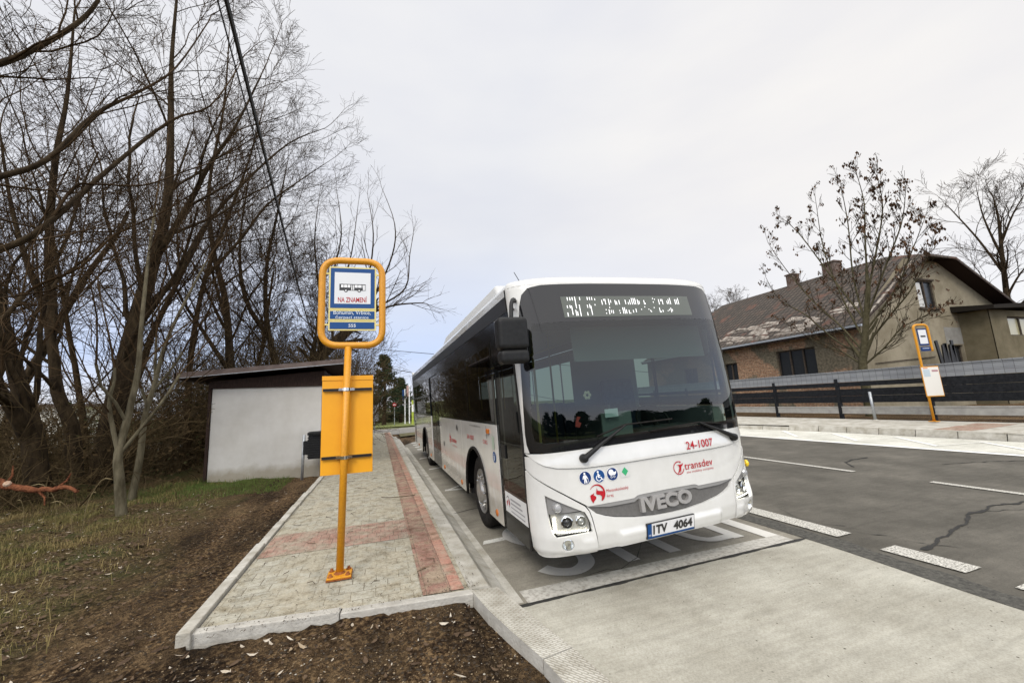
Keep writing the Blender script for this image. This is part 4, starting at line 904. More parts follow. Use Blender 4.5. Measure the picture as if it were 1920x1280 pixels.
# ------------------------------------------------------------------ far stop sign
def pd(px, py, d): r_ = ray(px, py); return CAM+r_*d
D = 12.9; base = pd(1752, 790, D)
root = thing('bus_stop_sign', 'distant yellow bus stop pole with white timetable board by the dark fence', 'sign', base)
hx = Vector((ray(1731, 610)-ray(1704, 612))*D); hx = hx.normalized()*1.0
top = Vector(pd(1705, 607, D)); bs = Vector(base); upv = (top-bs); Hh = upv.length; upn = Vector((0, 0, 1)); 
wdt = .47; right = Vector((.95, -.31, 0)).normalized()
A = bs+Vector((0, 0, 0)); h = 3.15
lean = (top-bs)-Vector((0, 0, (top-bs).z)); lean = lean*.5
def q3(x, z): return tuple(A+lean*(z/h)+right*x+Vector((0, 0, z)))
mb = MB(); path = [(0, .02), (0, 1.2), (0, 2.2)]+roundpoly([(0, 2.2), (0, h), (wdt, h), (wdt, 2.2)], .14, 5)[5:-5]+[(wdt, 2.27)]
mb.tube([q3(*p) for p in path], .036, 8); mb.build('pole', YEL, root, True)
mb = MB(); mb.box(q3(0, .012), (.22, .2, .02)); mb.build('base_plate', YEL, root)
def pboard(name, x0, x1, z0, z1, m, par, dy=-.02):
    b = MB(); n = Vector((-right.y, right.x, 0)); n = n if n.y > 0 else -n
    c = [Vector(q3(x, z))+n*dy for x, z in ((x0, z0), (x1, z0), (x1, z1), (x0, z1))]; b.add(c+[p+n*.015 for p in c], [(0, 1, 2, 3), (7, 6, 5, 4), (0, 4, 5, 1), (1, 5, 6, 2), (2, 6, 7, 3), (3, 7, 4, 0)]); return b.build(name, m, par)
s = pboard('sign_plate', .08, .40, 2.46, 3.02, NAVY, root); pboard('white_field', .11, .37, 2.52, 2.98, MATS['sign_white'], s, -.026); pboard('bus_pictogram', .16, .32, 2.74, 2.79, BLACKV, s, -.032)
s = pboard('sign_plate', .09, .41, 2.28, 2.42, NAVY, root); pboard('lettering', .14, .36, 2.36, 2.375, MATS['pale_sign_print'], s, -.024)
s = pboard('timetable_board', -.12, .47, .80, 1.78, YEL, root, -.06); s2 = pboard('timetable_sheet', -.10, .45, .83, 1.75, mat('paper', (.72, .70, .65), .6), s, -.066)
pboard('printed_block', -.06, .15, 1.45, 1.68, mat('pale_blue_print', (.45, .53, .58), .6), s2, -.070); pboard('printed_heading', .22, .42, 1.60, 1.66, mat('red_print', (.40, .22, .24), .6), s2, -.070); pboard('printed_heading', -.05, .1, 1.705, 1.735, mat('orange_print', (.6, .2, .05), .6), s2, -.070)
# grey post
a = Vector((17.4, 9.95, .40)); root = thing('steel_post', 'plain grey steel post standing before the dark fence', 'post', a)
mb = MB(); mb.tube([a, a+Vector((-.06, 0, 1.05))], .045, 10); mb.build('shaft', STEEL, root, True)
mb = MB(); mb.lathe(a, (0, 0, 1), [(.09, 0), (.08, .03), (.045, .04)], 10); mb.build('foot', KERB, root)

# ------------------------------------------------------------------ fence
FX = 18.0
PLK = mat('fence_plank_anthracite', (.009, .010, .012), .75, col2=(.02, .021, .024), scale=10, bump=.3); FTOP = None
def m_ftop(M, t, b):
    Lk = t.links.new; nn = t.nodes.new; tc = nn('ShaderNodeTexCoord'); sp = nn('ShaderNodeSeparateXYZ'); Lk(tc.outputs['Object'], sp.inputs[0]); cb = nn('ShaderNodeCombineXYZ'); Lk(sp.outputs[1], cb.inputs[0]); Lk(sp.outputs[2], cb.inputs[1])
    br = nn('ShaderNodeTexBrick'); br.inputs['Scale'].default_value = 1; br.inputs['Brick Width'].default_value = .22; br.inputs['Row Height'].default_value = .2; br.inputs['Mortar Size'].default_value = .008; br.offset = 0
    br.inputs['Color1'].default_value = (.25, .26, .27, 1); br.inputs['Color2'].default_value = (.21, .22, .235, 1); br.inputs['Mortar'].default_value = (.13, .135, .145, 1); Lk(cb.outputs[0], br.inputs['Vector']); Lk(br.outputs[0], b.inputs['Base Color']); b.inputs['Roughness'].default_value = .8
FTOP = mat('fence_top_panel', (.25, .26, .27), extra=m_ftop)
PLN = mat('fence_plinth', (.30, .29, .27), .85, col2=(.40, .39, .36), scale=4, detail=6)
root = thing('fence', 'long dark board fence with grey top panels and concrete plinth across the road', 'fence', (FX, 10, .40))
ys = [-2.2, 1.4, 5.0, 8.55, 11.44, 14.21, 17.1, 20, 23, 26, 29.5, 33]
for i, y in enumerate(ys):
    mb = MB(); mb.bbox((FX-.06, y-.055, .2), (FX+.06, y+.055, 2.0)); mb.build('post', PLK, root)
    if i < len(ys)-1:
        y2 = ys[i+1]; gap = i in (3, 4, 5, 6, 7, 8)
        mb = MB(); mb.bbox((FX-.03, y+.06, .62), (FX+.03, y2-.06, .88)); mb.bbox((FX-.045, y+.06, .845), (FX+.045, y2-.06, .885)); mb.bbox((FX-.045, y+.06, .60), (FX+.045, y2-.06, .64)); mb.build('plinth', PLN, root)
        mb = MB(); mb.bbox((FX-.014, y+.05, 1.04), (FX+.014, y2-.05, 1.30)); mb.bbox((FX-.014, y+.05, 1.305), (FX+.014, y2-.05, 1.575)); 
        if not gap: mb.bbox((FX-.014, y+.05, 1.58), (FX+.014, y2-.05, 1.85))
        else: mb.bbox((FX-.014, y+.05, 1.68), (FX+.014, y2-.05, 1.85))
        mb.build('board', PLK, root)
mb = MB(); mb.bbox((FX-.02, ys[0], 1.86), (FX+.02, ys[-1], 2.26)); mb.bbox((FX-.05, ys[0], 2.26), (FX+.05, ys[-1], 2.30)); mb.bbox((FX-.028, ys[0], 2.055), (FX+.028, ys[-1], 2.068)); mb.build('top_panel', FTOP, root)

# ------------------------------------------------------------------ house
def m_brickwall(M, t, b):
    Lk = t.links.new; nn = t.nodes.new; tc = nn('ShaderNodeTexCoord'); sp = nn('ShaderNodeSeparateXYZ'); Lk(tc.outputs['Object'], sp.inputs[0]); cb = nn('ShaderNodeCombineXYZ'); Lk(sp.outputs[1], cb.inputs[0]); Lk(sp.outputs[2], cb.inputs[1])
    br = nn('ShaderNodeTexBrick'); br.inputs['Scale'].default_value = 1; br.inputs['Brick Width'].default_value = .3; br.inputs['Row Height'].default_value = .085; br.inputs['Mortar Size'].default_value = .012
    br.inputs['Color1'].default_value = (.28, .14, .075, 1); br.inputs['Color2'].default_value = (.42, .25, .145, 1); br.inputs['Mortar'].default_value = (.27, .23, .17, 1); Lk(cb.outputs[0], br.inputs['Vector'])
    n = nn('ShaderNodeTexNoise'); n.inputs['Scale'].default_value = .55; n.inputs['Detail'].default_value = 6; Lk(tc.outputs['Object'], n.inputs['Vector'])
    r = nn('ShaderNodeValToRGB'); r.color_ramp.elements[0].position = .50; r.color_ramp.elements[1].position = .54; Lk(n.outputs['Fac'], r.inputs[0])
    x = nn('ShaderNodeMixRGB'); x.inputs[2].default_value = (.17, .145, .10, 1); Lk(r.outputs[0], x.inputs[0]); Lk(br.outputs[0], x.inputs[1])
    n2 = nn('ShaderNodeTexNoise'); n2.inputs['Scale'].default_value = 9; n2.inputs['Detail'].default_value = 4; Lk(tc.outputs['Object'], n2.inputs['Vector'])
    r2 = nn('ShaderNodeValToRGB'); r2.color_ramp.elements[0].position = .35; r2.color_ramp.elements[1].position = .65; r2.color_ramp.elements[0].color = (.6, .6, .6, 1); r2.color_ramp.elements[1].color = (1.2, 1.2, 1.2, 1); Lk(n2.outputs['Fac'], r2.inputs[0])
    y = nn('ShaderNodeMixRGB'); y.blend_type = 'MULTIPLY'; y.inputs[0].default_value = 1; Lk(x.outputs[0], y.inputs[1]); Lk(r2.outputs[0], y.inputs[2]); Lk(y.outputs[0], b.inputs['Base Color']); b.inputs['Roughness'].default_value = .95
BRICKW = mat('crumbling_brick', (.3, .2, .1), extra=m_brickwall)
PLAST = mat('old_plaster', (.19, .163, .112), .95, col2=(.29, .255, .185), scale=.9, detail=8, bump=.4, bscale=20)
PLASTD = mat('annex_plaster', (.115, .098, .06), .95, col2=(.17, .145, .095), scale=1.2, detail=8)
def m_tiles(M, t, b):
    Lk = t.links.new; nn = t.nodes.new; tc = nn('ShaderNodeTexCoord'); sp = nn('ShaderNodeSeparateXYZ'); Lk(tc.outputs['Object'], sp.inputs[0]); cb = nn('ShaderNodeCombineXYZ'); Lk(sp.outputs[1], cb.inputs[0]); Lk(sp.outputs[0], cb.inputs[1])
    br = nn('ShaderNodeTexBrick'); br.inputs['Scale'].default_value = 1; br.inputs['Brick Width'].default_value = .34; br.inputs['Row Height'].default_value = .36; br.inputs['Mortar Size'].default_value = .035; br.inputs['Mortar Smooth'].default_value = .3; br.offset = 0
    br.inputs['Color1'].default_value = (.062, .052, .043, 1); br.inputs['Color2'].default_value = (.092, .073, .058, 1); br.inputs['Mortar'].default_value = (.02, .017, .014, 1); Lk(cb.outputs[0], br.inputs['Vector'])
    n = nn('ShaderNodeTexNoise'); n.inputs['Scale'].default_value = 1.1; n.inputs['Detail'].default_value = 6; Lk(tc.outputs['Object'], n.inputs['Vector'])
    r = nn('ShaderNodeValToRGB'); r.color_ramp.elements[0].position = .56; r.color_ramp.elements[1].position = .68; Lk(n.outputs['Fac'], r.inputs[0])
    x = nn('ShaderNodeMixRGB'); x.inputs[2].default_value = (.115, .062, .045, 1); Lk(r.outputs[0], x.inputs[0]); Lk(br.outputs[0], x.inputs[1]); Lk(x.outputs[0], b.inputs['Base Color']); b.inputs['Roughness'].default_value = .85
    w = nn('ShaderNodeTexWave'); w.inputs['Scale'].default_value = .93; w.bands_direction = 'X'; Lk(cb.outputs[0], w.inputs['Vector'])
    bp = nn('ShaderNodeBump'); bp.inputs['Strength'].default_value = .7; bp.inputs['Distance'].default_value = .06; Lk(w.outputs['Fac'], bp.inputs['Height']); Lk(bp.outputs[0], b.inputs['Normal'])
TILES = mat('old_roof_tiles', (.1, .09, .08), extra=m_tiles)
HX, HY = 23.0, 13.1
root = thing('old_house', 'derelict two tone house, brick side and plaster gable, with damaged tiled roof', 'house', (HX+6, HY+6, .4))
EZ = 4.92
WFR = mat('old_window_frame', (.045, .035, .028), .7, col2=(.10, .08, .06), scale=8); WGL = mat('dark_window_glass', (.02, .022, .024), .25, spec=.15); BOARD = mat('window_curtain', (.55, .55, .53), .8)
def wall_with_holes(name, outline, holes, f, m, parent, thick):
    vs2 = []; ed = []
    for lp in [outline]+holes:
        o = len(vs2); vs2 += [Vector(p) for p in lp]; ed += [(o+i, o+(i+1) % len(lp)) for i in range(len(lp))]
    V, E, F, *_ = delaunay_2d_cdt(vs2, ed, [], 0, 1e-5)
    mb = MB(); fs = []
    for t in F:
        cx = sum(V[i].x for i in t)/len(t); cy = sum(V[i].y for i in t)/len(t)
        if inpoly(cx, cy, outline) and not any(inpoly(cx, cy, h) for h in holes): fs.append(tuple(t))
    mb.add([f(v.x, v.y, 0) for v in V], fs)
    for lp in holes:
        n = len(lp); mb.add([f(*p, 0) for p in lp]+[f(*p, thick) for p in lp], [(i, (i+1) % n, n+(i+1) % n, n+i) for i in range(n)])
    return mb.build(name, m, parent)
def rect(a, b, c, d): return [(a, c), (b, c), (b, d), (a, d)]
def window(parent, f, a, b, c, d, dep, cols=2, glass=WGL, transom=False):
    mb = MB(); e = .07
    def bar(x0, x1, z0, z1, y0=.0, y1=.06): 
        p = [f(x0, z0, dep-y0), f(x1, z0, dep-y0), f(x1, z1, dep-y0), f(x0, z1, dep-y0), f(x0, z0, dep-y1), f(x1, z0, dep-y1), f(x1, z1, dep-y1), f(x0, z1, dep-y1)]
        mb.add(p, [(0, 1, 2, 3), (7, 6, 5, 4), (0, 4, 5, 1), (1, 5, 6, 2), (2, 6, 7, 3), (3, 7, 4, 0)])
    bar(a, b, c, c+e); bar(a, b, d-e, d); bar(a, a+e, c+e, d-e); bar(b-e, b, c+e, d-e)
    for k in range(1, cols): x = a+(b-a)*k/cols; bar(x-.04, x+.04, c+e, d-e, 0, .065)
    if transom: z = d-(d-c)*.3; bar(a+e, b-e, z-.03, z+.03, 0, .055)
    w = mb.build('window', WFR, parent)
    g = MB(); g.add([f(a+.01, c+.01, dep+.01), f(b-.01, c+.01, dep+.01), f(b-.01, d-.01, dep+.01), f(a+.01, d-.01, dep+.01)], [(0, 1, 2, 3)]); g.build('pane', glass, w); return w
fside = lambda y, z, dd: (HX+dd, y, z)
wins = [(15.45, 17.75, 2.35, 3.95), (20.6, 21.7, 2.2, 3.6), (24.2, 25.6, 2.2, 3.6)]
wall_with_holes('side_wall', rect(HY, 30, .2, EZ), [rect(*w) for w in wins], fside, BRICKW, root, .25)
window(root, fside, *wins[0], .2, 3); window(root, fside, *wins[1], .2, 2); window(root, fside, *wins[2], .2, 2)
mb = MB(); mb.bbox((HX-.03, 15.1, 2.26), (HX+.06, 18.1, 2.34)); mb.build('sill', PLAST, root)
fg = lambda x, z, dd: (x, HY+dd, z)
gw = [(28.25, 29.85, 5.75, 7.35), (30.05, 31.55, 2.3, 3.7)]
wall_with_holes('gable_wall', [(HX, .2), (38.8, .2), (38.8, 4.9), (31.2, 8.55), (27.6, 8.55), (HX, EZ)], [rect(*w) for w in gw], fg, PLAST, root, .25)
window(root, fg, *gw[0], .12, 2); window(root, fg, *gw[1], .2, 2)
mb = MB(); mb.add([(28.33, HY+.10, 5.85), (28.95, HY+.10, 5.85), (28.85, HY+.10, 7.25), (28.33, HY+.10, 7.25)], [(0, 1, 2, 3)]); mb.build('pale_curtain', BOARD, root)
MB().bbox((28.1, HY-.12, 5.66), (30.0, HY+.1, 5.745)).build('sill', WFR, root); MB().bbox((28.15, HY-.05, 7.36), (29.95, HY+.02, 7.45)).build('lintel', WFR, root)
mb = MB(); mb.bbox((31.6, HY-.04, 5.6), (33.2, HY+.02, 5.68)); mb.bbox((33.12, HY-.04, 5.4), (33.2, HY+.02, 5.6)); mb.build('bracket', WFR, root); MB().tube([(23.6, HY-.06, 2.75), (28.6, HY-.06, 3.05)], .025, 5).build('wall_cable', WFR, root)
mb = MB()
for x, z, w, h_ in ((28.9, 7.75, .22, .12), (30.4, 7.4, .3, .1), (31.2, 6.9, .25, .12), (31.3, 6.1, .7, .1), (30.9, 6.05, .2, .16), (29.9, 7.0, .1, .3)):
    mb.add([(x+w*math.cos(a)*(.7+.3*math.sin(3*a)), HY-.004, z+h_*math.sin(a)*(.7+.3*math.cos(2*a+1))) for a in np.linspace(0, 2*PI, 12)[:-1]], [tuple(range(11))])
mb.build('plaster_hole', mat('bare_patch', (.05, .04, .03), .95, col2=(.14, .08, .05), scale=6), root)
mb = MB(); mb.bbox((30.0, HY-.01, 3.75), (31.7, HY+.02, 4.7)); mb.build('repair_patch', mat('grey_patch', (.24, .235, .215), .95, col2=(.19, .18, .16), scale=2), root)
# roof
mb = MB(); RX, RZ = 29.3, 9.35; y0 = HY-.75; ye = 28.5
Lr = [(22.4, y0+.5, 4.62), (22.4, ye+1.5, 4.62), (RX, ye-1.5, RZ), (RX, HY+1.6, RZ), (28.2, y0, 8.6)]
Rr = [(39.3, y0, 4.62), (39.3, ye, 4.62), (RX, ye-1.5, RZ), (RX, HY+1.6, RZ), (30.9, y0, 8.6)]
def thickpoly(mb, P, t):
    n = len(P); mb.add([(x, y, z-t) for x, y, z in P]+list(P), [tuple(range(n)), tuple(range(n, 2*n))[::-1]]+[(i, (i+1) % n, n+(i+1) % n, n+i) for i in range(n)])
thickpoly(mb, Lr, .12); thickpoly(mb, Rr[::-1], .12); thickpoly(mb, [(28.2, y0, 8.6), (30.9, y0, 8.6), (RX, HY+1.6, RZ)][::-1], .12)
roof = mb.build('roof', TILES, root)
mb = MB(); thickpoly(mb, [(x, y, z-.13) for x, y, z in Rr[::-1]], .05); thickpoly(mb, [(x, y, z-.13) for x, y, z in Lr], .05); mb.build('soffit', DW, roof)
mb = MB(); thickpoly(mb, [(22.3, y0+.3, 4.66), (22.3, 30, 4.66), (22.42, 30, 4.66), (22.42, y0+.3, 4.66)], .1); mb.build('gutter', STEEL, roof)
rn = random.Random(3); mb = MB()
def onroof(s, y, up=.012): return (22.4+(RX-22.4)*s, y, 4.62+(RZ-4.62)*s+up)
for k in range(34):
    y = rn.uniform(13.4, 21.5); s = rn.uniform(.04, .30)*(1-.03*(y-14)); L_ = rn.uniform(.5, 2.0); w = rn.uniform(.02, .07)
    mb.add([onroof(s, y), onroof(s+.02, y+L_), onroof(s+.02+w, y+L_*.8), onroof(s+w*.7, y+.1)], [(0, 1, 2, 3)])
for k in range(5): y = 12.8+k*.05; mb.add([onroof(.1+.14*k, 12.70, .02), onroof(.1+.14*k, 12.86, .02), onroof(.22+.14*k, 12.86, .02), onroof(.22+.14*k, 12.74, .02)], [(0, 1, 2, 3)])
mb.build('roof_patch', mat('exposed_lath', (.42, .38, .33), .9, col2=(.13, .10, .08), scale=5), roof)
for (y, h_, w) in ((20.4, .65, .5), (17.7, .62, .8)):
    mb = MB(); mb.bbox((RX-.4, y-w/2, 8.4), (RX+.3, y+w/2, RZ+h_)); mb.bbox((RX-.46, y-w/2-.06, RZ+h_), (RX+.36, y+w/2+.06, RZ+h_+.1)); mb.build('chimney', mat('chimney_brick', (.085, .05, .038), .95, col2=(.17, .14, .12), scale=5), roof)
# annex
mb = MB(); fa = lambda x, z, dd: (x, HY-1.2+dd, z)
aw = [(33.4, 36.3, 4.05, 5.15)]
wall_with_holes('annex_wall', rect(31.6, 42, .2, 5.5), [rect(*w) for w in aw], fa, PLASTD, root, .2)
w = window(root, fa, *aw[0], .15, 2, mat('painted_reflection_pane', (.36, .33, .20), .25))  # yellow reflection put into the pane's base colour
mb = MB(); mb.bbox((31.6, HY-1.2, .2), (31.7, HY, 5.5)); mb.build('annex_wall', PLASTD, root)
mb = MB(); mb.add([(31.0, HY-1.7, 5.42), (43, HY-1.7, 6.05), (43, HY+.05, 6.2), (31.0, HY+.05, 5.55), (31.0, HY-1.7, 5.62), (43, HY-1.7, 6.45), (43, HY+.05, 6.65), (31.0, HY+.05, 5.9)], [(3, 2, 1, 0), (4, 5, 6, 7), (0, 1, 5, 4), (1, 2, 6, 5), (2, 3, 7, 6), (3, 0, 4, 7)]); mb.build('annex_roof', mat('black_felt', (.018, .015, .012), .9), root)
mb = MB(); mb.bbox((36.0, HY-1.28, 2.9), (40, HY-1.2, 3.7)); mb.build('boarded_opening', mat('chipboard', (.27, .20, .13), .9, col2=(.20, .15, .10), scale=5), root)
mb = MB(); mb.bbox((35.8, HY-1.32, 3.75), (41, HY-1.2, 3.86)); mb.bbox((36.0, HY-1.32, 2.8), (40.8, HY-1.2, 2.87)); mb.build('beam', DW, root)
# leaning scrap behind the fence
root = thing('leaning_boards', 'dark pile of leaning boards just above the fence beside the gable wall', 'boards', (27.6, 12.0, 1.6))
mb = MB(); rn = random.Random(2)
for i in range(7): x = 27.0+i*.22; mb.box((x, 12.1, 2.3+.25*rn.random()), (.2, .06, 2.2+.3*rn.random()), Matrix.Rotation(rn.uniform(-.18, .2), 3, 'Y'))
mb.build('board', BLK, root)

# ------------------------------------------------------------------ trees across the road
SPL = [dict(n=7, up=.03, wig=.04, kids=5, t0=.25, ang=(18, 38), len=(.5, .7), rk=.5, taper=.25), dict(n=7, up=.07, wig=.06, kids=16, t0=.12, ang=(20, 42), len=(.26, .42), rk=.5, taper=.3, rmin=.012),
       dict(n=5, up=.10, wig=.08, kids=5.5, t0=.2, ang=(18, 40), len=(.42, .62), rk=.6, taper=.4, rmin=.008), dict(n=4, up=.1, wig=.09, kids=0, t0=0, ang=(20, 40), len=(.5, .6), rk=.6, taper=.5, rmin=.006)]
T = Tree(55); X = 20.3
def PX_(px, py, dx=0): return tuple(atx(px, py, X+dx))
T.limb([(20.3, 11.75, .3), PX_(1618, 690), PX_(1621, 655), PX_(1624, 600), PX_(1628, 540)], .19, .09, 2.5, 2, 3, SPL)
for k, pts in enumerate([[(1620, 660), (1575, 610), (1520, 560), (1470, 500), (1440, 455)], [(1622, 640), (1580, 560), (1545, 470), (1530, 380)], [(1624, 610), (1600, 520), (1590, 420), (1575, 340)], [(1628, 550), (1622, 450), (1620, 380), (1606, 325)],
        [(1628, 545), (1645, 460), (1655, 390), (1645, 330)], [(1624, 600), (1660, 500), (1690, 420), (1698, 360)], [(1624, 620), (1680, 540), (1710, 470), (1730, 420)], [(1619, 665), (1570, 640), (1510, 590), (1460, 560), (1436, 520)],
        [(1622, 650), (1670, 590), (1710, 540), (1745, 470)], [(1618, 685), (1580, 660), (1540, 645), (1480, 610)], [(1620, 685), (1660, 650), (1690, 615), (1740, 590)], [(1622, 600), (1560, 520), (1500, 440), (1468, 410)]]):
    T.limb([PX_(x, y_, (k % 4-1.5)*.35*i/3) for i, (x, y_) in enumerate(pts)], .046, .011, 3.1, 1, 3, SPL, tip=.28)
T.small += [s_ for s_ in T.big if s_[6] < .03]; 
rt = maketree(T, (20.3, 11.75, .3), 'spreading tree with clusters of brown leaves in front of the house', mat('olive_bark', (.055, .048, .026), .9, col2=(.10, .087, .05), scale=8), mat('olive_twig', (.045, .035, .02), .9), None, 'half_bare_tree', minr=.007)
mb = MB(); rn = random.Random(8)
for (x, y, z) in T.leafpts:
    if z < 5.0+rn.uniform(-1.2, 1.2) or rn.random() < .40: continue
    for k in range(rn.randint(2, 8)):
        c = Vector((x, y, z))+Vector((rn.gauss(0, .05), rn.gauss(0, .05), -.05-rn.random()*.15)); s = rn.uniform(.035, .085)*rn.uniform(.8, 1.3)
        a = rn.uniform(0, 6.3); u = Vector((math.cos(a)*.5, math.sin(a)*.5, -1)).normalized()*s; v = Vector((-math.sin(a), math.cos(a), rn.uniform(-.3, .3)))*s*.5
        mb.add([c-u, c+v*.9-u*.2, c+v*.5+u*.6, c+u, c-v*.6+u*.5, c-v-u*.1], [(0, 1, 2, 3, 4, 5)])
mb.build('leaves', mat('brown_seed_cluster', (.045, .024, .013), .9, col2=(.10, .056, .030), scale=2), rt)
T = Tree(61); X = 44.
def PT(px, py): return tuple(atx(px, py, X))
r0 = PT(1900, 690); r0 = (r0[0], r0[1], .3)
T.limb([r0, PT(1895, 620), PT(1886, 540), PT(1878, 470), PT(1872, 410), PT(1862, 370)], .26, .03, 6, 1, 4, spec_std(1.3, up=.0))
for pts in ([(1886, 575), (1850, 530), (1805, 515), (1765, 500)], [(1880, 510), (1835, 450), (1790, 400), (1770, 380)], [(1886, 560), (1915, 510), (1950, 480)], [(1890, 600), (1850, 580), (1800, 570)], [(1876, 460), (1900, 400), (1930, 350)], [(1878, 480), (1845, 410), (1830, 350)]):
    T.limb([PT(*p) for p in pts], .09, .015, 7, 1, 4, spec_std(1.15, up=0))
maketree(T, r0, 'large wide bare tree behind the house at the right edge', BARK, TWIG, 'bare trees behind the house', minr=.009)
for i, (px, dX, sc, lab) in enumerate([(1405, 42, 1.35, 'low bare tree behind the left end of the old house roof'), (1350, 40, 1.25, 'distant bare tree right beside the bus roof')]):
    q = atx(px, 745, dX); copy_tree(pb, (q[0], q[1], .3), 1+i*2, sc, lab, 'bare trees behind the house')
# ------------------------------------------------------------------ distance straight ahead
CON = mat('conifer_green', (.016, .026, .012), .9, col2=(.035, .05, .022), scale=1.5)
def conifer(x, y, H, Rb, seed, label, n=9000):
    rn = random.Random(seed); root = thing('conifer_tree', label, 'tree', (x, y, 0), 'conifers beyond the crossing')
    mb = MB(); mb.tube([(x, y, -.1), (x+.1, y, H*.5), (x, y, H*.97)], [.22, .12, .02], 8); mb.build('trunk', BARK, root)
    mb = MB()
    br = []
    for k in range(120):
        t = rn.random()**.8; z = .10*H+t*.88*H; a = rn.uniform(0, 6.3); L_ = Rb*(1-((z/H-.1)/.9))**.8*rn.uniform(.6, 1.12)+.15; br.append((z, a, L_))
    for k in range(n):
        z, a, L_ = br[rn.randrange(len(br))]; s = rn.random()**.55; c = Vector((x+math.cos(a)*L_*s, y+math.sin(a)*L_*s, z+.22*L_*s*s))+Vector((rn.gauss(0, .11), rn.gauss(0, .11), rn.gauss(0, .09)))
        q = rn.uniform(.06, .16); u = Vector((rn.gauss(0, 1), rn.gauss(0, 1), rn.gauss(0, 1)+.4)).normalized()*q; v = u.orthogonal().normalized()*q*.45
        mb.add([c-u, c+v, c+u, c-v], [(0, 1, 2, 3)])
    mb.build('crown', CON, root)
conifer(.6, 42, 7.0, 2.4, 1, 'tall dark pine beyond the crossing, left of the bus')
conifer(2.4, 46, 4.8, 1.9, 2, 'smaller rounded conifer right of the tall pine', 6000)
conifer(-1.2, 44, 5.2, 1.8, 3, 'dark conifer hidden partly by the yellow panel', 6000)
sheet('field', [(5, -14), (400, -14), (400, -290), (-400, -290), (-400, -14), (-12, -14)], .0, mat('field_green', (.075, .11, .035), .95, col2=(.13, .16, .06), scale=2), sl=False)
cf = bpy.data.objects['conifer_tree.001']
for i, (x, y, sc) in enumerate([(4, -26, 1.5), (7.5, -24, 1.2), (10, -27, 1.6), (14, -25, 1.35), (17.5, -27, 1.7), (21, -24, 1.4), (25, -23, 1.7), (29, -22, 1.5), (33, -20, 1.8), (38, -17, 1.7), (-3, -24, 1.7), (.5, -27, 1.4), (-8, -20, 1.8)]):
    copy_tree(cf, (x, y, 0), i*1.3, sc, 'roadside evergreen behind the viewer, seen only as a reflection', 'roadside evergreens behind the viewer').scale = (sc*2.1, sc*2.1, sc*(.36+.16*(i % 3)/2))
rn = random.Random(4); mb = MB()
for i in range(9000):
    x = rn.uniform(-3.5, 6); y = rn.uniform(48, 49.5); z = rn.random()**.8*(1.0+.4*noise1(x, 1)); q = rn.uniform(.06, .14); c = Vector((x, y, z)); u = Vector((rn.gauss(0, 1), rn.gauss(0, 1), rn.gauss(0, 1))).normalized()*q; v = u.orthogonal().normalized()*q*.6
    mb.add([c-u, c+v, c+u, c-v], [(0, 1, 2, 3)])
tag(mb.build('hedge', mat('hedge_green', (.05, .065, .028), .9, col2=(.10, .10, .05), scale=2)), 'low green hedge beyond the meadow', 'hedge')
b_ = (1.55, 40.5, 0); root = thing('no_entry_sign', 'small red round road sign on a thin post beyond the crossing', 'sign', b_)
mb = MB(); mb.tube([b_, (b_[0], b_[1], 2.1)], .035, 6); mb.build('post', STEEL, root)
mb = MB(); mb.lathe((1.55, 40.46, 1.95), (0, -1, 0), [(.19, -.01), (.19, .01), (0, .011)], 24); pl = mb.build('disc', RED, root); mb = MB(); mb.bbox((1.42, 40.43, 1.91), (1.68, 40.445, 1.98)); mb.build('bar', WHITEV, pl)
for i, (x, m_, lab, h0, h1) in enumerate(((2.62, BLUE, 'white pole with a blue banner beyond the crossing', 2.4, 3.5), (3.05, mat('pink_banner', (.42, .27, .25), .7), 'tall pole with a red and white banner beside the bus rear', 2.7, 3.9))):
    root = thing('banner_pole', lab, 'flag', (x, 42, 0), 'banner poles at the filling station')
    mb = MB(); mb.tube([(x, 42, 0), (x, 42, h1)], .06, 8); mb.build('pole', WHITEV, root); mb = MB(); mb.bbox((x-.26, 41.97, h0), (x-.06, 42.0, h1-.1)); mb.build('banner', m_, root)
root = thing('price_sign', 'small yellow green filling station price pylon', 'sign', (3.2, 40, 0)); mb = MB(); mb.bbox((3.12, 39.9, 0), (3.3, 40.1, 2.3)); mb.build('pylon', mat('lime_paint', (.35, .42, .05), .6), root); mb = MB(); mb.bbox((3.13, 39.87, 1.2), (3.29, 39.895, 1.9)); mb.build('price_field', WHITEV, root)
a = aty(697, 800, 38); root = thing('street_lamp', 'grey street lamp pole rising behind the yellow panel', 'lamp', (-.62, 38, 0)); mb = MB(); mb.tube([(-.62, 38, 0), (-.62, 38, 5.0), (-.75, 38, 5.25), (-1.2, 38, 5.3)], [.08, .06, .05, .04], 8); mb.build('pole', STEEL, root); mb = MB(); mb.box((-1.35, 38, 5.29), (.5, .2, .08)); mb.build('lamp_head', STEEL, root)
mb = MB(); root = thing('white_outbuilding', 'white wall glimpsed between the trunks at the left', 'building', (-24, 36, 0)); MB().bbox((-26.5, 36, -.3), (-20.5, 41, 2.8)).build('wall', mat('far_white_wall', (.72, .70, .62), .8), root); MB().bbox((-27, 35.6, 2.8), (-20, 41.4, 3.0)).build('roof', FELT, root)
root = thing('wayside_board', 'small pale grey notice panel on a post right of the yellow board', 'sign', (-.18, 27.3, 0)); mb = MB(); mb.tube([(-.18, 27.3, 0), (-.18, 27.3, 1.3)], .04, 6); mb.build('post', STEEL, root); mb = MB(); mb.bbox((-.45, 27.2, .9), (.06, 27.25, 1.9)); mb.build('board', mat('pale_board', (.40, .42, .42), .7), root)

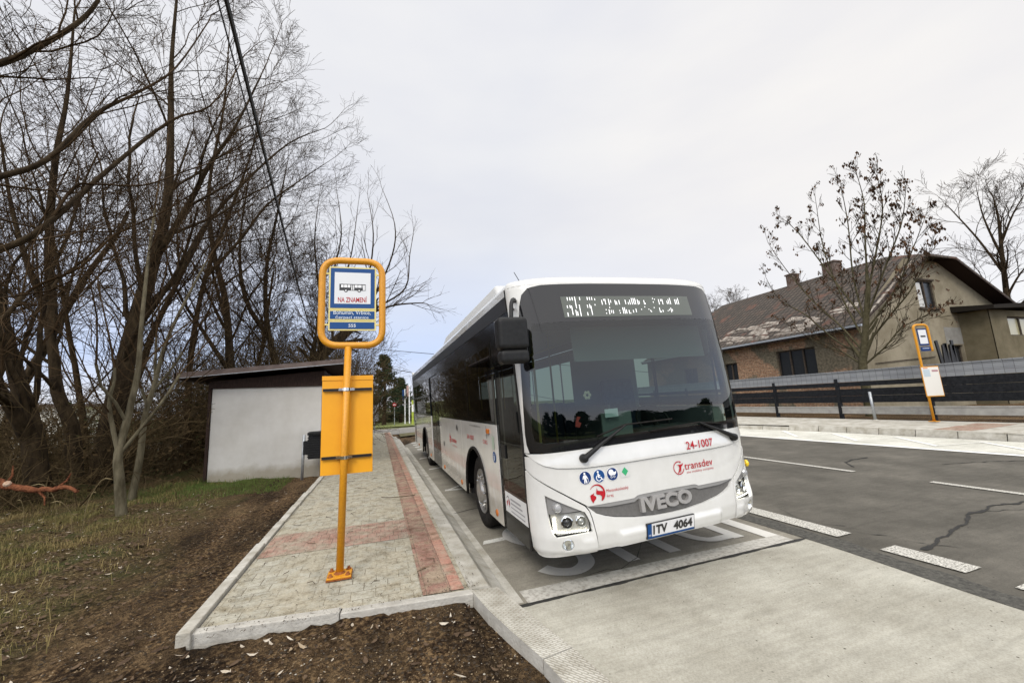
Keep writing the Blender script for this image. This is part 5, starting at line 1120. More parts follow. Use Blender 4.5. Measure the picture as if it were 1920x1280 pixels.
# overhead cables
def cable(p, q, sag, r, label):
    pts = [Vector(p).lerp(Vector(q), t)-Vector((0, 0, sag*4*t*(1-t))) for t in np.linspace(0, 1, 40)]
    mb = MB(); mb.tube(pts, r, 5); tag(mb.build('overhead_cable', mat('cable_black', (.015, .015, .015), .6)), label, 'cable', 'overhead cables')
def wp(px, py, z): return Vector(atz(px, py, z))
def wire(pa_, pb_, z, r, lab):
    a, b = wp(*pa_, z), wp(*pb_, z); d = (b-a); cable(a-d*1.2, b+d*1.3, .25, r, lab)
wire((434, 0), (551, 490), 6.5, .026, 'thicker black overhead cable crossing the bare trees')
wire((418, 0), (540, 470), 6.7, .010, 'thin overhead wire running beside the thicker cable')
a, b = aty(700, 654, 30), aty(830, 665, 30); cable(a-(b-a)*6, b+(b-a)*8, 0, .022, 'distant overhead wire above the bus rear, upper one')
a, b = aty(700, 685, 34), aty(775, 699, 34); cable(a-(b-a)*6, b+(b-a)*8, 0, .022, 'distant overhead wire above the bus rear, lower one')
# ------------------------------------------------------------------ the bus
ROLL = .042
bus = thing('city_bus', 'white low floor city bus with black windscreen waiting at the kerb of the lay-by', 'bus', (1.35, 3.25, 0), local=True)
bus.rotation_euler = (0, -ROLL, 0)
_x = np.concatenate([np.linspace(0, .95, 300), 1-.05*np.linspace(1, 0, 600)**3]); BU = _x*1.275; BV = .36*(1-(1-_x**4)**.5)
BS = np.concatenate([[0], np.cumsum(np.hypot(np.diff(BU), np.diff(BV)))]); SE = float(BS[-1])
def P0_(s, w):
    a = abs(s)
    if a <= SE: u = float(np.interp(a, BS, BU)); v = float(np.interp(a, BS, BV))
    else: u = 1.275; v = .36+a-SE
    k = min(max(1-(v-.36)/.8, 0), 1) if v > .36 else 1
    sc = float(np.interp(w, [.8, 1.3], [1, .8])); v = v*sc if v < .36 else v-(1-sc)*.36*k
    v += (float(np.interp(w, [.3, .5, 1.1, 1.3], [.04, 0, .05, .068])) if w < 1.3 else .068+.20*((min(w, 3.)-1.3)/1.7)**1.55+max(0, w-3)*.6)*k
    return Vector((1.275+math.copysign(u, s), v, w))
def PN(s, w):
    e = .004; a = P0_(s+e, w)-P0_(s-e, w); b = P0_(s, w+e)-P0_(s, w-e); return a.cross(b).normalized()
def FP(s, w, off=0.): return P0_(s, w)+PN(s, w)*off
def skin(name, poly, m, holes=(), off=0., sp=.06, rim=.0, fn=None, parent=bus, mesh=None, smooth=True):
    fn = fn or FP; offf = off if callable(off) else (lambda s, w: off)
    poly = resample(poly, sp); holes = [resample(h, sp) for h in holes]
    vs = []; ed = []
    for lp in [poly]+holes:
        o = len(vs); vs += [Vector(p) for p in lp]; ed += [(o+i, o+(i+1) % len(lp)) for i in range(len(lp))]
    nb = len(vs); xs_ = [p[0] for p in poly]; ys_ = [p[1] for p in poly]
    for x in np.arange(min(xs_)+sp*.5, max(xs_), sp):
        for y in np.arange(min(ys_)+sp*.5, max(ys_), sp):
            if inpoly(x, y, poly) and not any(inpoly(x, y, h) for h in holes):
                if min((x-v.x)**2+(y-v.y)**2 for v in vs[:nb]) > (sp*.4)**2: vs.append(Vector((x, y)))
    V, E, F, *_ = delaunay_2d_cdt(vs, ed, [], 0, 1e-6)
    fs = []
    for t in F:
        cx = sum(V[i].x for i in t)/3; cy = sum(V[i].y for i in t)/3
        if inpoly(cx, cy, poly) and not any(inpoly(cx, cy, h) for h in holes):
            t = tuple(t); ar = (V[t[1]].x-V[t[0]].x)*(V[t[2]].y-V[t[0]].y)-(V[t[2]].x-V[t[0]].x)*(V[t[1]].y-V[t[0]].y)
            fs.append(t if ar > 0 else t[::-1])
    mb = mesh or MB(); mb.add([fn(v.x, v.y, offf(v.x, v.y)) for v in V], fs)
    if rim:
        for k, lp in enumerate([poly]+holes):
            n = len(lp); g = [fn(x, y, offf(x, y)) for x, y in lp]+[fn(x, y, offf(x, y)-rim) for x, y in lp]
            ccw = (area(lp) > 0) != (k > 0)
            mb.add(g, [((i, n+i, n+(i+1) % n, (i+1) % n) if ccw else (i, (i+1) % n, n+(i+1) % n, n+i)) for i in range(n)])
    if mesh is not None: return None
    nv = len(V); mats_ = mb.build(name, m, parent, smooth, 35)
    if parent.get('_local') or parent.parent is not None:
        me = mats_.data; e = .004; N_ = []
        for v in V:
            x, y = v.x, v.y; o0 = offf(x, y)
            a = Vector(fn(x+e, y, offf(x+e, y)))-Vector(fn(x-e, y, offf(x-e, y))); b_2 = Vector(fn(x, y+e, offf(x, y+e)))-Vector(fn(x, y-e, offf(x, y-e))); N_.append(a.cross(b_2).normalized())
        nf = len(fs); ln = []
        for p in me.polygons:
            for li in p.loop_indices:
                vi = me.loops[li].vertex_index; ln.append(N_[vi] if p.index < nf and vi < nv else tuple(p.normal))
        me.normals_split_custom_set(ln)
    return mats_
def mir(P): return [(-x, y) for x, y in P][::-1]
def sym(L):
    """L goes from the left end to the centre; returns full left to right line"""
    return L+[(-x, y) for x, y in L[::-1] if x != 0]
ws_l = [(0, 1.240), (-.40, 1.238), (-.80, 1.232), (-1.20, 1.222), (-1.32, 1.235), (-1.352, 1.30), (-1.362, 1.40), (-1.335, 1.75), (-1.305, 2.10), (-1.265, 2.40), (-1.228, 2.62), (-1.185, 2.735), (-1.11, 2.80), (-.98, 2.822), (-.5, 2.828), (0, 2.83)]
WS = ws_l+[(-x, y) for x, y in ws_l[::-1][1:-1]]; WS = WS[::-1] if area(WS) < 0 else WS
EDGE = 1.415
skin('windscreen_surround', [(-EDGE, 1.235), (EDGE, 1.235), (EDGE, 2.845), (-EDGE, 2.845)], WHITE, [[(x*1.004, 2.03+(y-2.03)*1.004) if y > 1.3 else (x*1.003, 1.2352 if 0 else max(y-.003, 1.2351+.0)) for x, y in WS]], off=0, sp=.07) if 0 else None
# white frame left and right of the windscreen and the cap above it
def side_frame(sg):
    inner = [(-.0, 2.832), (-.5, 2.831), (-.98, 2.826), (-1.115, 2.804), (-1.19, 2.738), (-1.232, 2.622), (-1.269, 2.40), (-1.309, 2.10), (-1.339, 1.75), (-1.366, 1.40), (-1.356, 1.30), (-1.324, 1.225)]
    outer = [(-EDGE, 1.225), (-EDGE, 2.905), (0, 2.905)]
    P = inner+outer
    if sg > 0: P = [(-x, y) for x, y in P]
    if area(P) < 0: P = P[::-1]
    return P
for sg in (-1, 1): skin('pillar_cover', side_frame(sg), WHITE, off=lambda s, w: -.06*max(0, (w-2.85)/.055)**2*.5, sp=.07)
glass_l = [(0, 1.315), (-.8, 1.31), (-1.15, 1.305), (-1.245, 1.33), (-1.265, 1.42), (-1.235, 1.8), (-1.2, 2.1), (-1.165, 2.36), (-1.12, 2.425), (-.5, 2.43), (0, 2.43)]
GL = glass_l+[(-x, y) for x, y in glass_l[::-1][1:-1]]
if area(GL) < 0: GL = GL[::-1]
DISP = [(-.79, 2.468), (.775, 2.468), (.765, 2.688), (-.80, 2.688)]
skin('windscreen_border', WS, mat('frit_black', (.010, .010, .011), .08, coat=.3), [GL], off=.006, sp=.07, rim=.012)
skin('windscreen', GL, WSG, off=.0055, sp=.08)
dsp = skin('destination_display', DISP, mat('display_dark', (.095, .105, .09), .25), off=.0085, sp=.1)
bars = [(466, 248, 272), (482, 248, 272), (497, 248, 272), (520, 245, 328), (545, 248, 270), (470, 307, 326), (487, 305, 326), (503, 310, 375), (529, 340, 382), (478, 358, 385), (554, 303, 385), (540, 352, 382), (595, 248, 270), (610, 248, 270), (625, 248, 270), (646, 258, 272), (600, 305, 326), (616, 300, 330), (650, 300, 310), (605, 358, 382), (630, 312, 378),
 (697, 270, 305), (708, 262, 276), (720, 262, 303), (745, 262, 308), (757, 270, 290), (790, 270, 305), (801, 280, 305), (818, 270, 303), (863, 268, 300), (885, 285, 303), (896, 268, 303), (910, 255, 303), (923, 255, 303), (935, 255, 303), (954, 265, 305), (965, 275, 300), (1002, 270, 303), (1011, 290, 303), (1065, 253, 262), (1080, 260, 268), (1072, 280, 290), (1115, 262, 303), (1129, 262, 280), (1143, 262, 303), (1180, 275, 300), (1191, 262, 300), (1204, 252, 302), (1245, 262, 302), (1258, 262, 302), (1271, 252, 302),
 (728, 338, 346), (733, 364, 372), (752, 320, 330), (752, 340, 375), (766, 345, 365), (780, 345, 370), (825, 345, 353), (830, 362, 370), (850, 325, 372), (862, 325, 372), (875, 340, 372), (895, 345, 372), (906, 364, 372), (925, 345, 365), (945, 335, 362), (985, 337, 345), (1008, 318, 326), (1040, 336, 344), (1055, 345, 358), (1080, 324, 333), (1062, 355, 362), (1125, 328, 365), (1137, 355, 365), (1150, 345, 362), (1190, 349, 356), (1201, 340, 350), (1215, 330, 365), (1225, 340, 355)]
mb = MB()
for x, a, b in bars:
    t = ((a+b)/2-235)/(383-235); xl = 418+32*t; xr = 1350+45*t; fx = (x-xl)/(xr-xl); s0 = -.80+1.57*fx
    z1 = 2.688-(a+7*fx-242)/150*.22; z0 = 2.688-(b+7*fx-242)/150*.22; z0 = min(z0, z1-.008)
    mb.add([FP(s0-.0036, z0, .011), FP(s0+.0036, z0, .011), FP(s0+.0036, z1, .011), FP(s0-.0036, z1, .011)], [(0, 1, 2, 3)])
mb.build('display_digits', LEDW, dsp)
# panels
hat = sym([(-EDGE, 1.218), (-.8, 1.226), (0, 1.232)])
hl = sym([(-1.335, 1.195), (-1.26, 1.150), (-1.18, 1.112), (-1.07, 1.084), (-.83, 1.064), (-.44, 1.060), (0, 1.062)])
def up(L, d): return [(x, y+d) for x, y in L]
HATCH = up(hl, .0025)+[(1.40, 1.218)]+sym([(-1.20, 1.216), (-.8, 1.226), (0, 1.233)])[::-1]+[(-1.40, 1.218)]
o = skin('wiper_panel', HATCH, WHITE, off=lambda s, w: .004+.012*ss(1.22, 1.07, w), sp=.055, rim=.02)
seamL = [(-EDGE, 1.075), (-1.37, 1.056), (-1.29, 1.01), (-1.21, .965), (-1.03, .860), (-.855, .752)]
grT = sym([(-.83, .738), (-.63, .741), (-.37, .742), (-.335, .758), (-.31, .762), (0, .765)])
grB = sym([(-.83, .734), (-.77, .680), (-.69, .648), (-.59, .622), (-.39, .590), (-.18, .572), (0, .568)])
MAIN = [(-EDGE, 1.08)]+[(x, y+.004) for x, y in seamL[1:]]+up(grT, .002)+[(-x, y+.004) for x, y in seamL[1:][::-1]]+[(EDGE, 1.08), (EDGE, 1.19)]+up(hl, -.0025)[::-1]+[(-EDGE, 1.19)]
skin('front_panel', MAIN, WHITE, off=.002, sp=.055, rim=.02)
GR = grT+grB[::-1][1:-1]; GR = GR[::-1] if area(GR) < 0 else GR
lip = [(x, y-(.030 if abs(x) < .8 else .003)) for x, y in grT]
gr = skin('grille', GR, GREYT, off=-.018, sp=.05)
LIPP = grT+lip[::-1]; LIPP = LIPP[::-1] if area(LIPP) < 0 else LIPP
skin('grille_lip', LIPP, GREYL, off=lambda s, w: -.002-.015*0, sp=.05, rim=.018, parent=gr)
csL = [(-.852, .748), (-.825, .70), (-.812, .647), (-.800, .551), (-.785, .437), (-.788, .368)]
CB = [(x+.004, y) for x, y in csL][::-1]
BUMP = [(x, y) for x, y in [(-.785, .368), (-.4, .372), (0, .374), (.4, .372), (.785, .368)]]+[(-x-.004, y) for x, y in csL[::-1][1:]]+up(grB, -.003)[::-1][1:-1]+[(x+.004, y) for x, y in csL[:-1]]
if area(BUMP) < 0: BUMP = BUMP[::-1]
def boff(s, w):
    r = .010*ss(.75, .60, w)
    q = ss(.60, .55, abs(s))*ss(.505, .485, w)*.016
    return .004+r+q-.010*ss(.42, .37, w)-.012*ss(.06, .0, w-np.interp(abs(s), [0, .18, .39, .59, .69, .83], [.568, .572, .59, .622, .648, .73]))*ss(.8, .6, abs(s))*0
skin('bumper', BUMP, WHITE, off=boff, sp=.035, rim=.03)
HLH = [(-1.205, .86), (-1.05, .785), (-.892, .708), (-.868, .698), (-.845, .65), (-.828, .60), (-.826, .535), (-1.0, .522), (-1.145, .508), (-1.168, .535), (-1.185, .60), (-1.197, .69)]
FOG = [(-1.045+.052*math.cos(a), .448+.052*math.sin(a)) for a in np.linspace(0, 2*PI, 25)[:-1]]
MOD = [(-EDGE, 1.066), (-1.37, 1.048), (-1.29, 1.002), (-1.21, .957), (-1.03, .852), (-.862, .745)]+[(x-.004, y) for x, y in csL[1:]]+[(-1.0, .345), (-1.15, .330), (-1.26, .325), (-1.36, .335), (-EDGE, .36)]
def moff(s, w):
    a = abs(s)
    return .006+.012*ss(.70, .5, w)*ss(1.36, 1.2, a)-.03*ss(.39, .33, w)+.010*ss(.50, .47, w)*ss(.95, .90, a)-.020*ss(1.30, EDGE, a)*ss(.55, .35, w)
for sg in (-1, 1):
    f = (lambda L: L if area(L) > 0 else L[::-1]) if sg < 0 else (lambda L: (lambda q: q if area(q) > 0 else q[::-1])([(-x, y) for x, y in L]))
    o = skin('bumper_corner', f(MOD), WHITE, [f(HLH), f(FOG)], off=moff, sp=.035, rim=.035)
    # indicator recess and headlamp
    ts = skin('indicator', f([(-1.20, .855), (-1.05, .782), (-.89, .707), (-1.195, .695)]), SILV, off=-.022, sp=.04)
    c = FP(sg*1.11, .752, -.03); n = PN(sg*1.11, .752); ax = (n+Vector((sg*-.15, -.5, -.1))).normalized()
    mb = MB(); mb.lathe(c, ax, [(.050, -.02), (.046, .01), (.036, .045), (.030, .052), (.026, .050)], 20); mb.build('indicator_housing', mat('lamp_silver', (.45, .45, .45), .25, .6), ts, True, 40)
    mb = MB(); mb.lathe(c+ax*.051, ax, [(.028, 0), (.02, .006), (0, .008)], 16); mb.build('lens', mat('clear_lens', (.33, .33, .33), .1), ts, True)
    hd = skin('headlight', f([(-1.192, .69), (-.866, .694), (-.845, .65), (-.830, .60), (-.828, .540), (-1.0, .527), (-1.14, .513), (-1.165, .54), (-1.18, .60)]), mat('reflector_silver', (.52, .51, .48), .22, .35), off=-.05, sp=.05)
    for s_, r_ in ((1.035, .046), (.905, .042)):
        c = FP(sg*s_, .622, -.045); n = PN(sg*s_, .622)
        mb = MB(); mb.lathe(c, n, [(r_+.008, -.01), (r_+.008, .03), (r_, .034), (r_*.75, .012)], 28); mb.build('lamp_ring', CHROME, hd, True, 40)
        mb = MB(); mb.lathe(c, n, [(r_*.8, .005), (r_*.62, .020), (r_*.3, .028), (0, .030)], 24); mb.build('projector', mat('projector_glass', (.05, .05, .05) if s_ > 1 else (.30, .30, .28), .05, .3) if s_ > 1 else mat('high_beam_glass', (.38, .38, .35), .06, .6), hd, True)
    mb = MB()
    if 1:
        for k in range(7): s_ = 1.166-.010*k*.2; w_ = .545+.019*k; q = FP(sg*s_, w_, -.02); mb.lathe(q, PN(sg*s_, w_), [(.0085, 0), (.006, .004), (0, .005)], 8)
        for k in range(13): s_ = 1.14-.0235*k; w_ = .545-.001*k*0; q = FP(sg*s_, w_, -.02); mb.lathe(q, PN(sg*s_, w_), [(.0080, 0), (.006, .004), (0, .005)], 8)
        for k in range(5): s_ = 1.145; w_ = .560+.022*k; q = FP(sg*s_, w_, -.022); mb.lathe(q, PN(sg*s_, w_), [(.008, 0), (.006, .004), (0, .005)], 8)
    mb.build('led_strip', LEDL if sg < 0 else LEDL, hd)
    skin('lens', f([(-1.194, .692), (-.864, .696), (-.843, .65), (-.828, .60), (-.826, .538), (-1.0, .525), (-1.142, .511), (-1.167, .538), (-1.183, .60)]), LENS, off=-.004, sp=.05, parent=hd)
    mb = MB(); c = FP(sg*1.045, .448, 0); n = PN(sg*1.045, .448)
    mb.lathe(c, n, [(.054, -.02), (.054, .012), (.047, .016), (.044, .004), (.03, -.015), (0, -.02)], 28); fl = mb.build('fog_light', CHROME, bus, True, 40)
    mb = MB(); mb.lathe(c, n, [(.044, .004), (.03, .010), (0, .012)], 24); mb.build('lens', LENS, fl, True)
# dark structure behind the panels
skin('inner_structure', [(-1.36, .40), (1.36, .40), (1.36, 1.20), (-1.36, 1.20)], BLK, off=-.085, sp=.12)
# lettering and emblems on the front
dec = thing('decal_root', 'x', 'x') if 0 else None
def F2(o=.008):
    return lambda x, y: FP(x, y, o)
def fmb(name, m, build, off, par=bus):
    b = MB(); build(b, F2(off)); return b.build(name, m, par)
fmb('fleet_number', RED, lambda b, f: textfit(b, '24-1007', .300, .640, 1.090, 1.165, f, .012), .024)
def circ(b, f, cx, cy, r, n=28, r2=None, a0=0, a1=2*PI):
    if r2 is None: b.add([f(cx+r*math.cos(a), cy+r*math.sin(a)) for a in np.linspace(0, 2*PI, n+1)[:-1]], [tuple(range(n))])
    else:
        A = np.linspace(a0, a1, n); rr = r2 if callable(r2) else (lambda t: r2); b.add([f(cx+r*math.cos(a), cy+r*math.sin(a)) for a in A]+[f(cx+rr(i/(n-1))*math.cos(a), cy+rr(i/(n-1))*math.sin(a)) for i, a in enumerate(A)], [(i, i+1, n+i+1, n+i)[::-1] for i in range(n-1)])
def pol(b, f, P):
    if area(P) < 0: P = P[::-1]
    b.add([f(*p) for p in P], [tuple(t) for t in tess(P)])
def lg(b, f):
    circ(b, f, .175, .935, .062, 30, .054, R(75), R(345))
    pol(b, f, [(.150, .962), (.215, .965), (.232, .975), (.228, .957), (.207, .945), (.197, .900), (.182, .885), (.190, .918), (.172, .893), (.150, .880), (.170, .908), (.182, .940), (.178, .955)])
    circ(b, f, .200, .987, .0085, 12)
    textfit(b, 'transdev', .243, .598, .908, .974, f, .004); textfit(b, 'the mobility company', .258, .598, .866, .892, f, .0)
fmb('operator_logo', RED, lg, .008)
def rg(b, f):
    cx, cy, r = -.728, .838, .075
    A = np.linspace(R(150), R(-62), 30); n = len(A)
    b.add([f(cx+r*math.cos(a), cy+r*1.02*math.sin(a)) for a in A]+[f(cx+(r-.003-.020*math.sin(PI*min(1, i/(n-1)*1.02))**.8*(.3+.7*i/n))*math.cos(a), cy+(r-.003-.020*math.sin(PI*min(1, i/(n-1)))*(.3+.7*i/n))*1.02*math.sin(a)) for i, a in enumerate(A)], [(i, i+1, n+i+1, n+i) for i in range(n-1)])
    pol(b, f, [(-.800, .826), (-.757, .845), (-.768, .828), (-.745, .812), (-.748, .795), (-.770, .775), (-.780, .760), (-.796, .790)])
    pol(b, f, [(-.735, .862), (-.728, .884), (-.724, .860), (-.700, .855), (-.664, .848), (-.665, .815), (-.680, .785), (-.700, .770), (-.690, .805), (-.705, .822), (-.735, .828), (-.742, .838)])
fmb('region_emblem', RED, rg, .008)
fmb('region_name', RED, lambda b, f: (textfit(b, 'Moravskoslezský', -.640, -.415, .826, .860, f, .0), textfit(b, 'kraj', -.640, -.580, .786, .816, f, 0.)), .008)
ic = []
for cx, m_ in ((-.822, NAVY), (-.690, BLUE), (-.556, NAVY)):
    ic.append(fmb('pictogram', WHITEV, lambda b, f: circ(b, f, cx, .980, .0585), .006)); ic.append(fmb('pictogram', m_, lambda b, f: circ(b, f, cx, .980, .0545), .008, ic[-1]))
def man(b, f):
    cx, cy = -.822, .980
    circ(b, f, cx-.004, cy+.036, .0095, 12); pol(b, f, [(cx-.014, cy+.024), (cx+.008, cy+.024), (cx+.022, cy-.002), (cx+.026, cy-.012), (cx+.020, cy-.012), (cx+.010, cy+.004), (cx+.008, cy-.012), (cx+.014, cy-.046), (cx+.004, cy-.046), (cx-.002, cy-.018), (cx-.006, cy-.046), (cx-.016, cy-.046), (cx-.012, cy-.01), (cx-.013, cy+.005), (cx-.020, cy-.012), (cx-.027, cy-.010), (cx-.022, cy+.010)])
    pol(b, f, [(cx+.022, cy-.012), (cx+.025, cy-.012), (cx+.029, cy-.042), (cx+.026, cy-.042)])
def chair(b, f):
    cx, cy = -.690, .980
    circ(b, f, cx-.008, cy+.036, .0095, 12); circ(b, f, cx-.004, cy-.016, .028, 26, .021, R(120), R(365))
    pol(b, f, [(cx-.014, cy+.024), (cx-.002, cy+.024), (cx, cy+.010), (cx+.012, cy+.008), (cx+.012, cy+.002), (cx+.001, cy+.002), (cx+.002, cy-.006), (cx+.018, cy-.008), (cx+.030, cy-.030), (cx+.040, cy-.024), (cx+.036, cy-.036), (cx+.026, cy-.036), (cx+.012, cy-.014), (cx-.012, cy-.014)])
def pram(b, f):
    cx, cy = -.556, .982
    circ(b, f, cx-.012, cy+.014, .026, 20); pol(b, f, [(cx-.038, cy+.014), (cx+.030, cy+.014), (cx+.040, cy+.024), (cx+.038, cy+.004), (cx+.026, cy-.010), (cx-.020, cy-.012), (cx-.034, cy)])
    for dx in (-.014, .014): circ(b, f, cx+dx, cy-.026, .010, 14, .007)
fmb('pictogram_figure', WHITEV, man, .0095, ic[1]); fmb('pictogram_figure', WHITEV, chair, .0095, ic[3]); fmb('pictogram_figure', WHITEV, pram, .0095, ic[5])
gs = fmb('gas_sticker', mat('sticker_grey', (.55, .56, .54), .4), lambda b, f: pol(b, f, [(-.475, .935), (-.372, .935), (-.372, 1.035), (-.475, 1.035)]), .006)
fmb('diamond', GREENV, lambda b, f: pol(b, f, [(-.424, .947), (-.390, .985), (-.424, 1.023), (-.458, .985)]), .008, gs)
# raised maker lettering
vs, fs = text2d('IVECO', .045); ax = min(v[0] for v in vs); bx = max(v[0] for v in vs); ay = min(v[1] for v in vs); by_ = max(v[1] for v in vs)
def ivp(x, y, o): return FP(-.32+(x-ax)/(bx-ax)*.575, .612+(y-ay)/(by_-ay)*.125, o)
ec = {}
for f_ in fs:
    for i in range(len(f_)):
        e = (f_[i], f_[(i+1) % len(f_)]); k = tuple(sorted(e)); ec.setdefault(k, []).append(e)
mb = MB(); n = len(vs); mb.add([ivp(x, y, .020) for x, y in vs]+[ivp(x, y, -.018) for x, y in vs], list(fs)+[(e[0][0], n+e[0][0], n+e[0][1], e[0][1])[::1] for e in ec.values() if len(e) == 1])
mb.build('maker_lettering', mat('brushed_chrome', (.50, .485, .47), .28, .55), gr)
# number plate
def pp_(x0, x1, y0, y1, o0, o1):
    return [FP(0, y0, o0)*0+Vector((1.275+x, FP(0, y, 0).y-o, y)) for x, y, o in ((x0, y0, o0), (x1, y0, o0), (x1, y1, o0), (x0, y1, o0), (x0, y0, o1), (x1, y0, o1), (x1, y1, o1), (x0, y1, o1))]
def pbox(name, x0, x1, y0, y1, o0, o1, m, par): b = MB(); b.add(pp_(x0, x1, y0, y1, o0, o1), [(3, 2, 1, 0), (4, 5, 6, 7), (0, 1, 5, 4), (1, 2, 6, 5), (2, 3, 7, 6), (3, 0, 4, 7)]); return b.build(name, m, par)
npl = pbox('number_plate', -.312, .222, .383, .522, .022, .040, BLACKV, bus)
pbox('plate_face', -.262, .214, .404, .514, .036, .0425, mat('plate_white', (.70, .70, .70), .35), npl); pbox('blue_band', -.305, -.263, .404, .514, .036, .0425, BLUE, npl); pbox('blue_strip', -.305, .214, .387, .402, .036, .0425, BLUE, npl)
fp = lambda x, y: Vector((1.275+x, FP(0, y, 0).y-.0445, y))
b = MB(); textfit(b, '1TV', -.250, -.095, .418, .500, fp, .04); textfit(b, '4064', -.025, .190, .418, .500, fp, .04); b.build('lettering', BLACKV, npl)
b = MB(); textfit(b, 'CZ', -.298, -.272, .410, .424, fp, .01); b.build('country_code', WHITEV, npl)
# wipers
for pts, r_ in (([(-.815, 1.148), (-.80, 1.160), (-.62, 1.26), (-.358, 1.395)], .018), ([(.955, 1.134), (.93, 1.148), (.75, 1.23), (.513, 1.331)], .018)):
    q = [FP(s, w, .045 if i < 2 else .035) for i, (s, w) in enumerate(pts)]; mb = MB(); mb.tube(q, [.030, .026, .016, .008], 10)
    c = FP(*pts[0], 0); mb.lathe(c, PN(*pts[0]), [(.040, 0), (.040, .04), (.030, .065), (0, .072)], 20); wp_ = mb.build('wiper', BLK, bus, True, 50)
for a, c in (([(-.80, 1.285), (-.35, 1.395), (.15, 1.40)]), ([(-.02, 1.31), (.50, 1.335), (.90, 1.30)])) if 0 else (([(-.66, 1.325), (-.36, 1.40)], [(-.36, 1.40), (.19, 1.400)]), ([(-.08, 1.312), (.51, 1.335)], [(.51, 1.335), (.80, 1.29)])):
    mb = MB(); mb.tube([FP(*a[0], .022), FP(*a[1], .03), FP(*c[1], .022)], .008, 6); mb.build('wiper_blade', RUB, bus, True)
# ---- sides
def LP(v, w, off=0.): return Vector((-off, v, w))
def RP(v, w, off=0.): return Vector((2.55+off, v, w))
def lskin(name, poly, m, holes=(), off=0., sp=.25, rim=.0, parent=bus):
    # x axis = -v so that the outline keeps its handedness
    P = [(-v, w) for v, w in poly]; H = [[(-v, w) for v, w in h] for h in holes]; P = P[::-1] if area(P) < 0 else P; H = [h[::-1] if area(h) < 0 else h for h in H]
    return skin(name, P, m, H, off, sp, rim, lambda x, y, o: LP(-x, y, o), parent)
def rskin(name, poly, m, holes=(), off=0., sp=.3, rim=.0, parent=bus):
    P = poly[::-1] if area(poly) < 0 else poly; H = [h[::-1] if area(h) < 0 else h for h in holes]
    return skin(name, P, m, H, off, sp, rim, lambda x, y, o: RP(x, y, o), parent)
def arch(v, r=.60, b=.30):
    return [(v+r*1.04, b)]+[(v+r*1.04*math.cos(a), .48+r*math.sin(a)) for a in np.linspace(.0, PI, 22)]+[(v-r*1.04, b)]
def panel_with_arch(v0, v1, vc, w0, w1): return [(v0, w0), (v0, w1), (v1, w1), (v1, w0)]+[(x, max(w, w0)) for x, w in arch(vc, .60, w0)]
VW, RW, REAR = 2.47, 8.80, 12.15
WB = 1.445
def pt(b, f): pass
fp1 = lskin('side_panel', panel_with_arch(1.235, 3.30, VW, .34, WB), WHITED, off=.0, rim=.03)
lskin('side_panel', [(3.308, .34), (3.308, WB), (5.72, WB), (5.72, .34)], WHITED, off=.0, rim=.03)
lskin('side_panel', panel_with_arch(7.17, 10.4, RW, .34, WB), WHITED, off=.0, rim=.03)
lskin('side_panel', [(10.408, .34), (10.408, WB), (REAR, WB), (REAR, .34)], WHITED, off=.0, rim=.03)
# arch trims
for vc in (VW, RW):
    mb = MB(); q = [LP(v, max(w, .34), .002) for v, w in arch(vc, .60, .34)]; mb.tube(q, .022, 8); mb.build('arch_trim', RUB, bus, True)
    mb = MB(); A = np.linspace(0, PI, 18); pr_ = [(vc+.62*math.cos(a), .48+.60*math.sin(a)) for a in A]
    n = len(pr_); mb.add([(0.0, v, w) for v, w in pr_]+[(.65, v, w) for v, w in pr_], [(i, i+1, n+i+1, n+i) for i in range(n-1)]); mb.add([(.65, vc-.62, .3), (.65, vc+.62, .3), (.65, vc+.62, 1.1), (.65, vc-.62, 1.1)], [(0, 1, 2, 3)]); mb.build('wheel_housing', mat('housing_black', (.004, .004, .004), .9, spec=.02), bus)
    mb = MB(); mb.add([(2.55, v, w) for v, w in pr_]+[(1.9, v, w) for v, w in pr_], [(i, i+1, n+i+1, n+i) for i in range(n-1)]); mb.build('wheel_housing', mat('housing_black', (.004, .004, .004), .9, spec=.02), bus)
rskin('side_panel', [(.46, .34), (REAR, .34), (REAR, WB), (.46, WB)], WHITED, [[(x, max(w, .345)) for x, w in arch(VW, .60, .345)], [(x, max(w, .345)) for x, w in arch(RW, .60, .345)]] if 0 else (), off=0, rim=.02)
for vc in (VW, RW): mb = MB(); mb.lathe((2.553, vc, .42), (1, 0, 0), [(.6, 0), (0, .001)], 30); mb.build('arch_trim', BLK, bus)
# window band left: panes
HB = 2.40
def pane(fnc, v0, v1, w0, w1, name='side_window', g=.012, m=SIDEG, off=.004):
    P = roundpoly([(v0+g, w0+g), (v1-g, w0+g), (v1-g, w1-g), (v0+g, w1-g)], .05, 4)
    fr_ = fnc(name, [(v0+.001, w0), (v1-.001, w0), (v1-.001, w1), (v0+.001, w1)], BLKG, [[(x, y) for x, y in P]], off=off, sp=.3); fnc('pane', P, m, off=off-.001, sp=.4, parent=fr_); return fr_
for v0, v1 in ((1.235, 2.70), (2.70, 4.20), (4.20, 5.72), (7.17, 8.95), (8.95, 10.6), (10.6, REAR)): pane(lskin, v0, v1, WB+.004, HB, g=.035)
for v0, v1 in ((.50, 1.6), (1.6, 3.0), (3.0, 4.7), (4.7, 6.4), (6.4, 8.1), (8.1, 9.8), (9.8, REAR)): pane(rskin, v0, v1, WB+.004, HB, g=.035, m=SIDER)
lskin('header_band', [(1.20, HB), (REAR, HB), (REAR, 2.60), (.47, 2.60), (.47, 2.14), (1.20, 2.14)], BLKG, off=.004)
rskin('header_band', [(.47, HB), (REAR, HB), (REAR, 2.60), (.50, 2.60)], BLKG, off=.004)
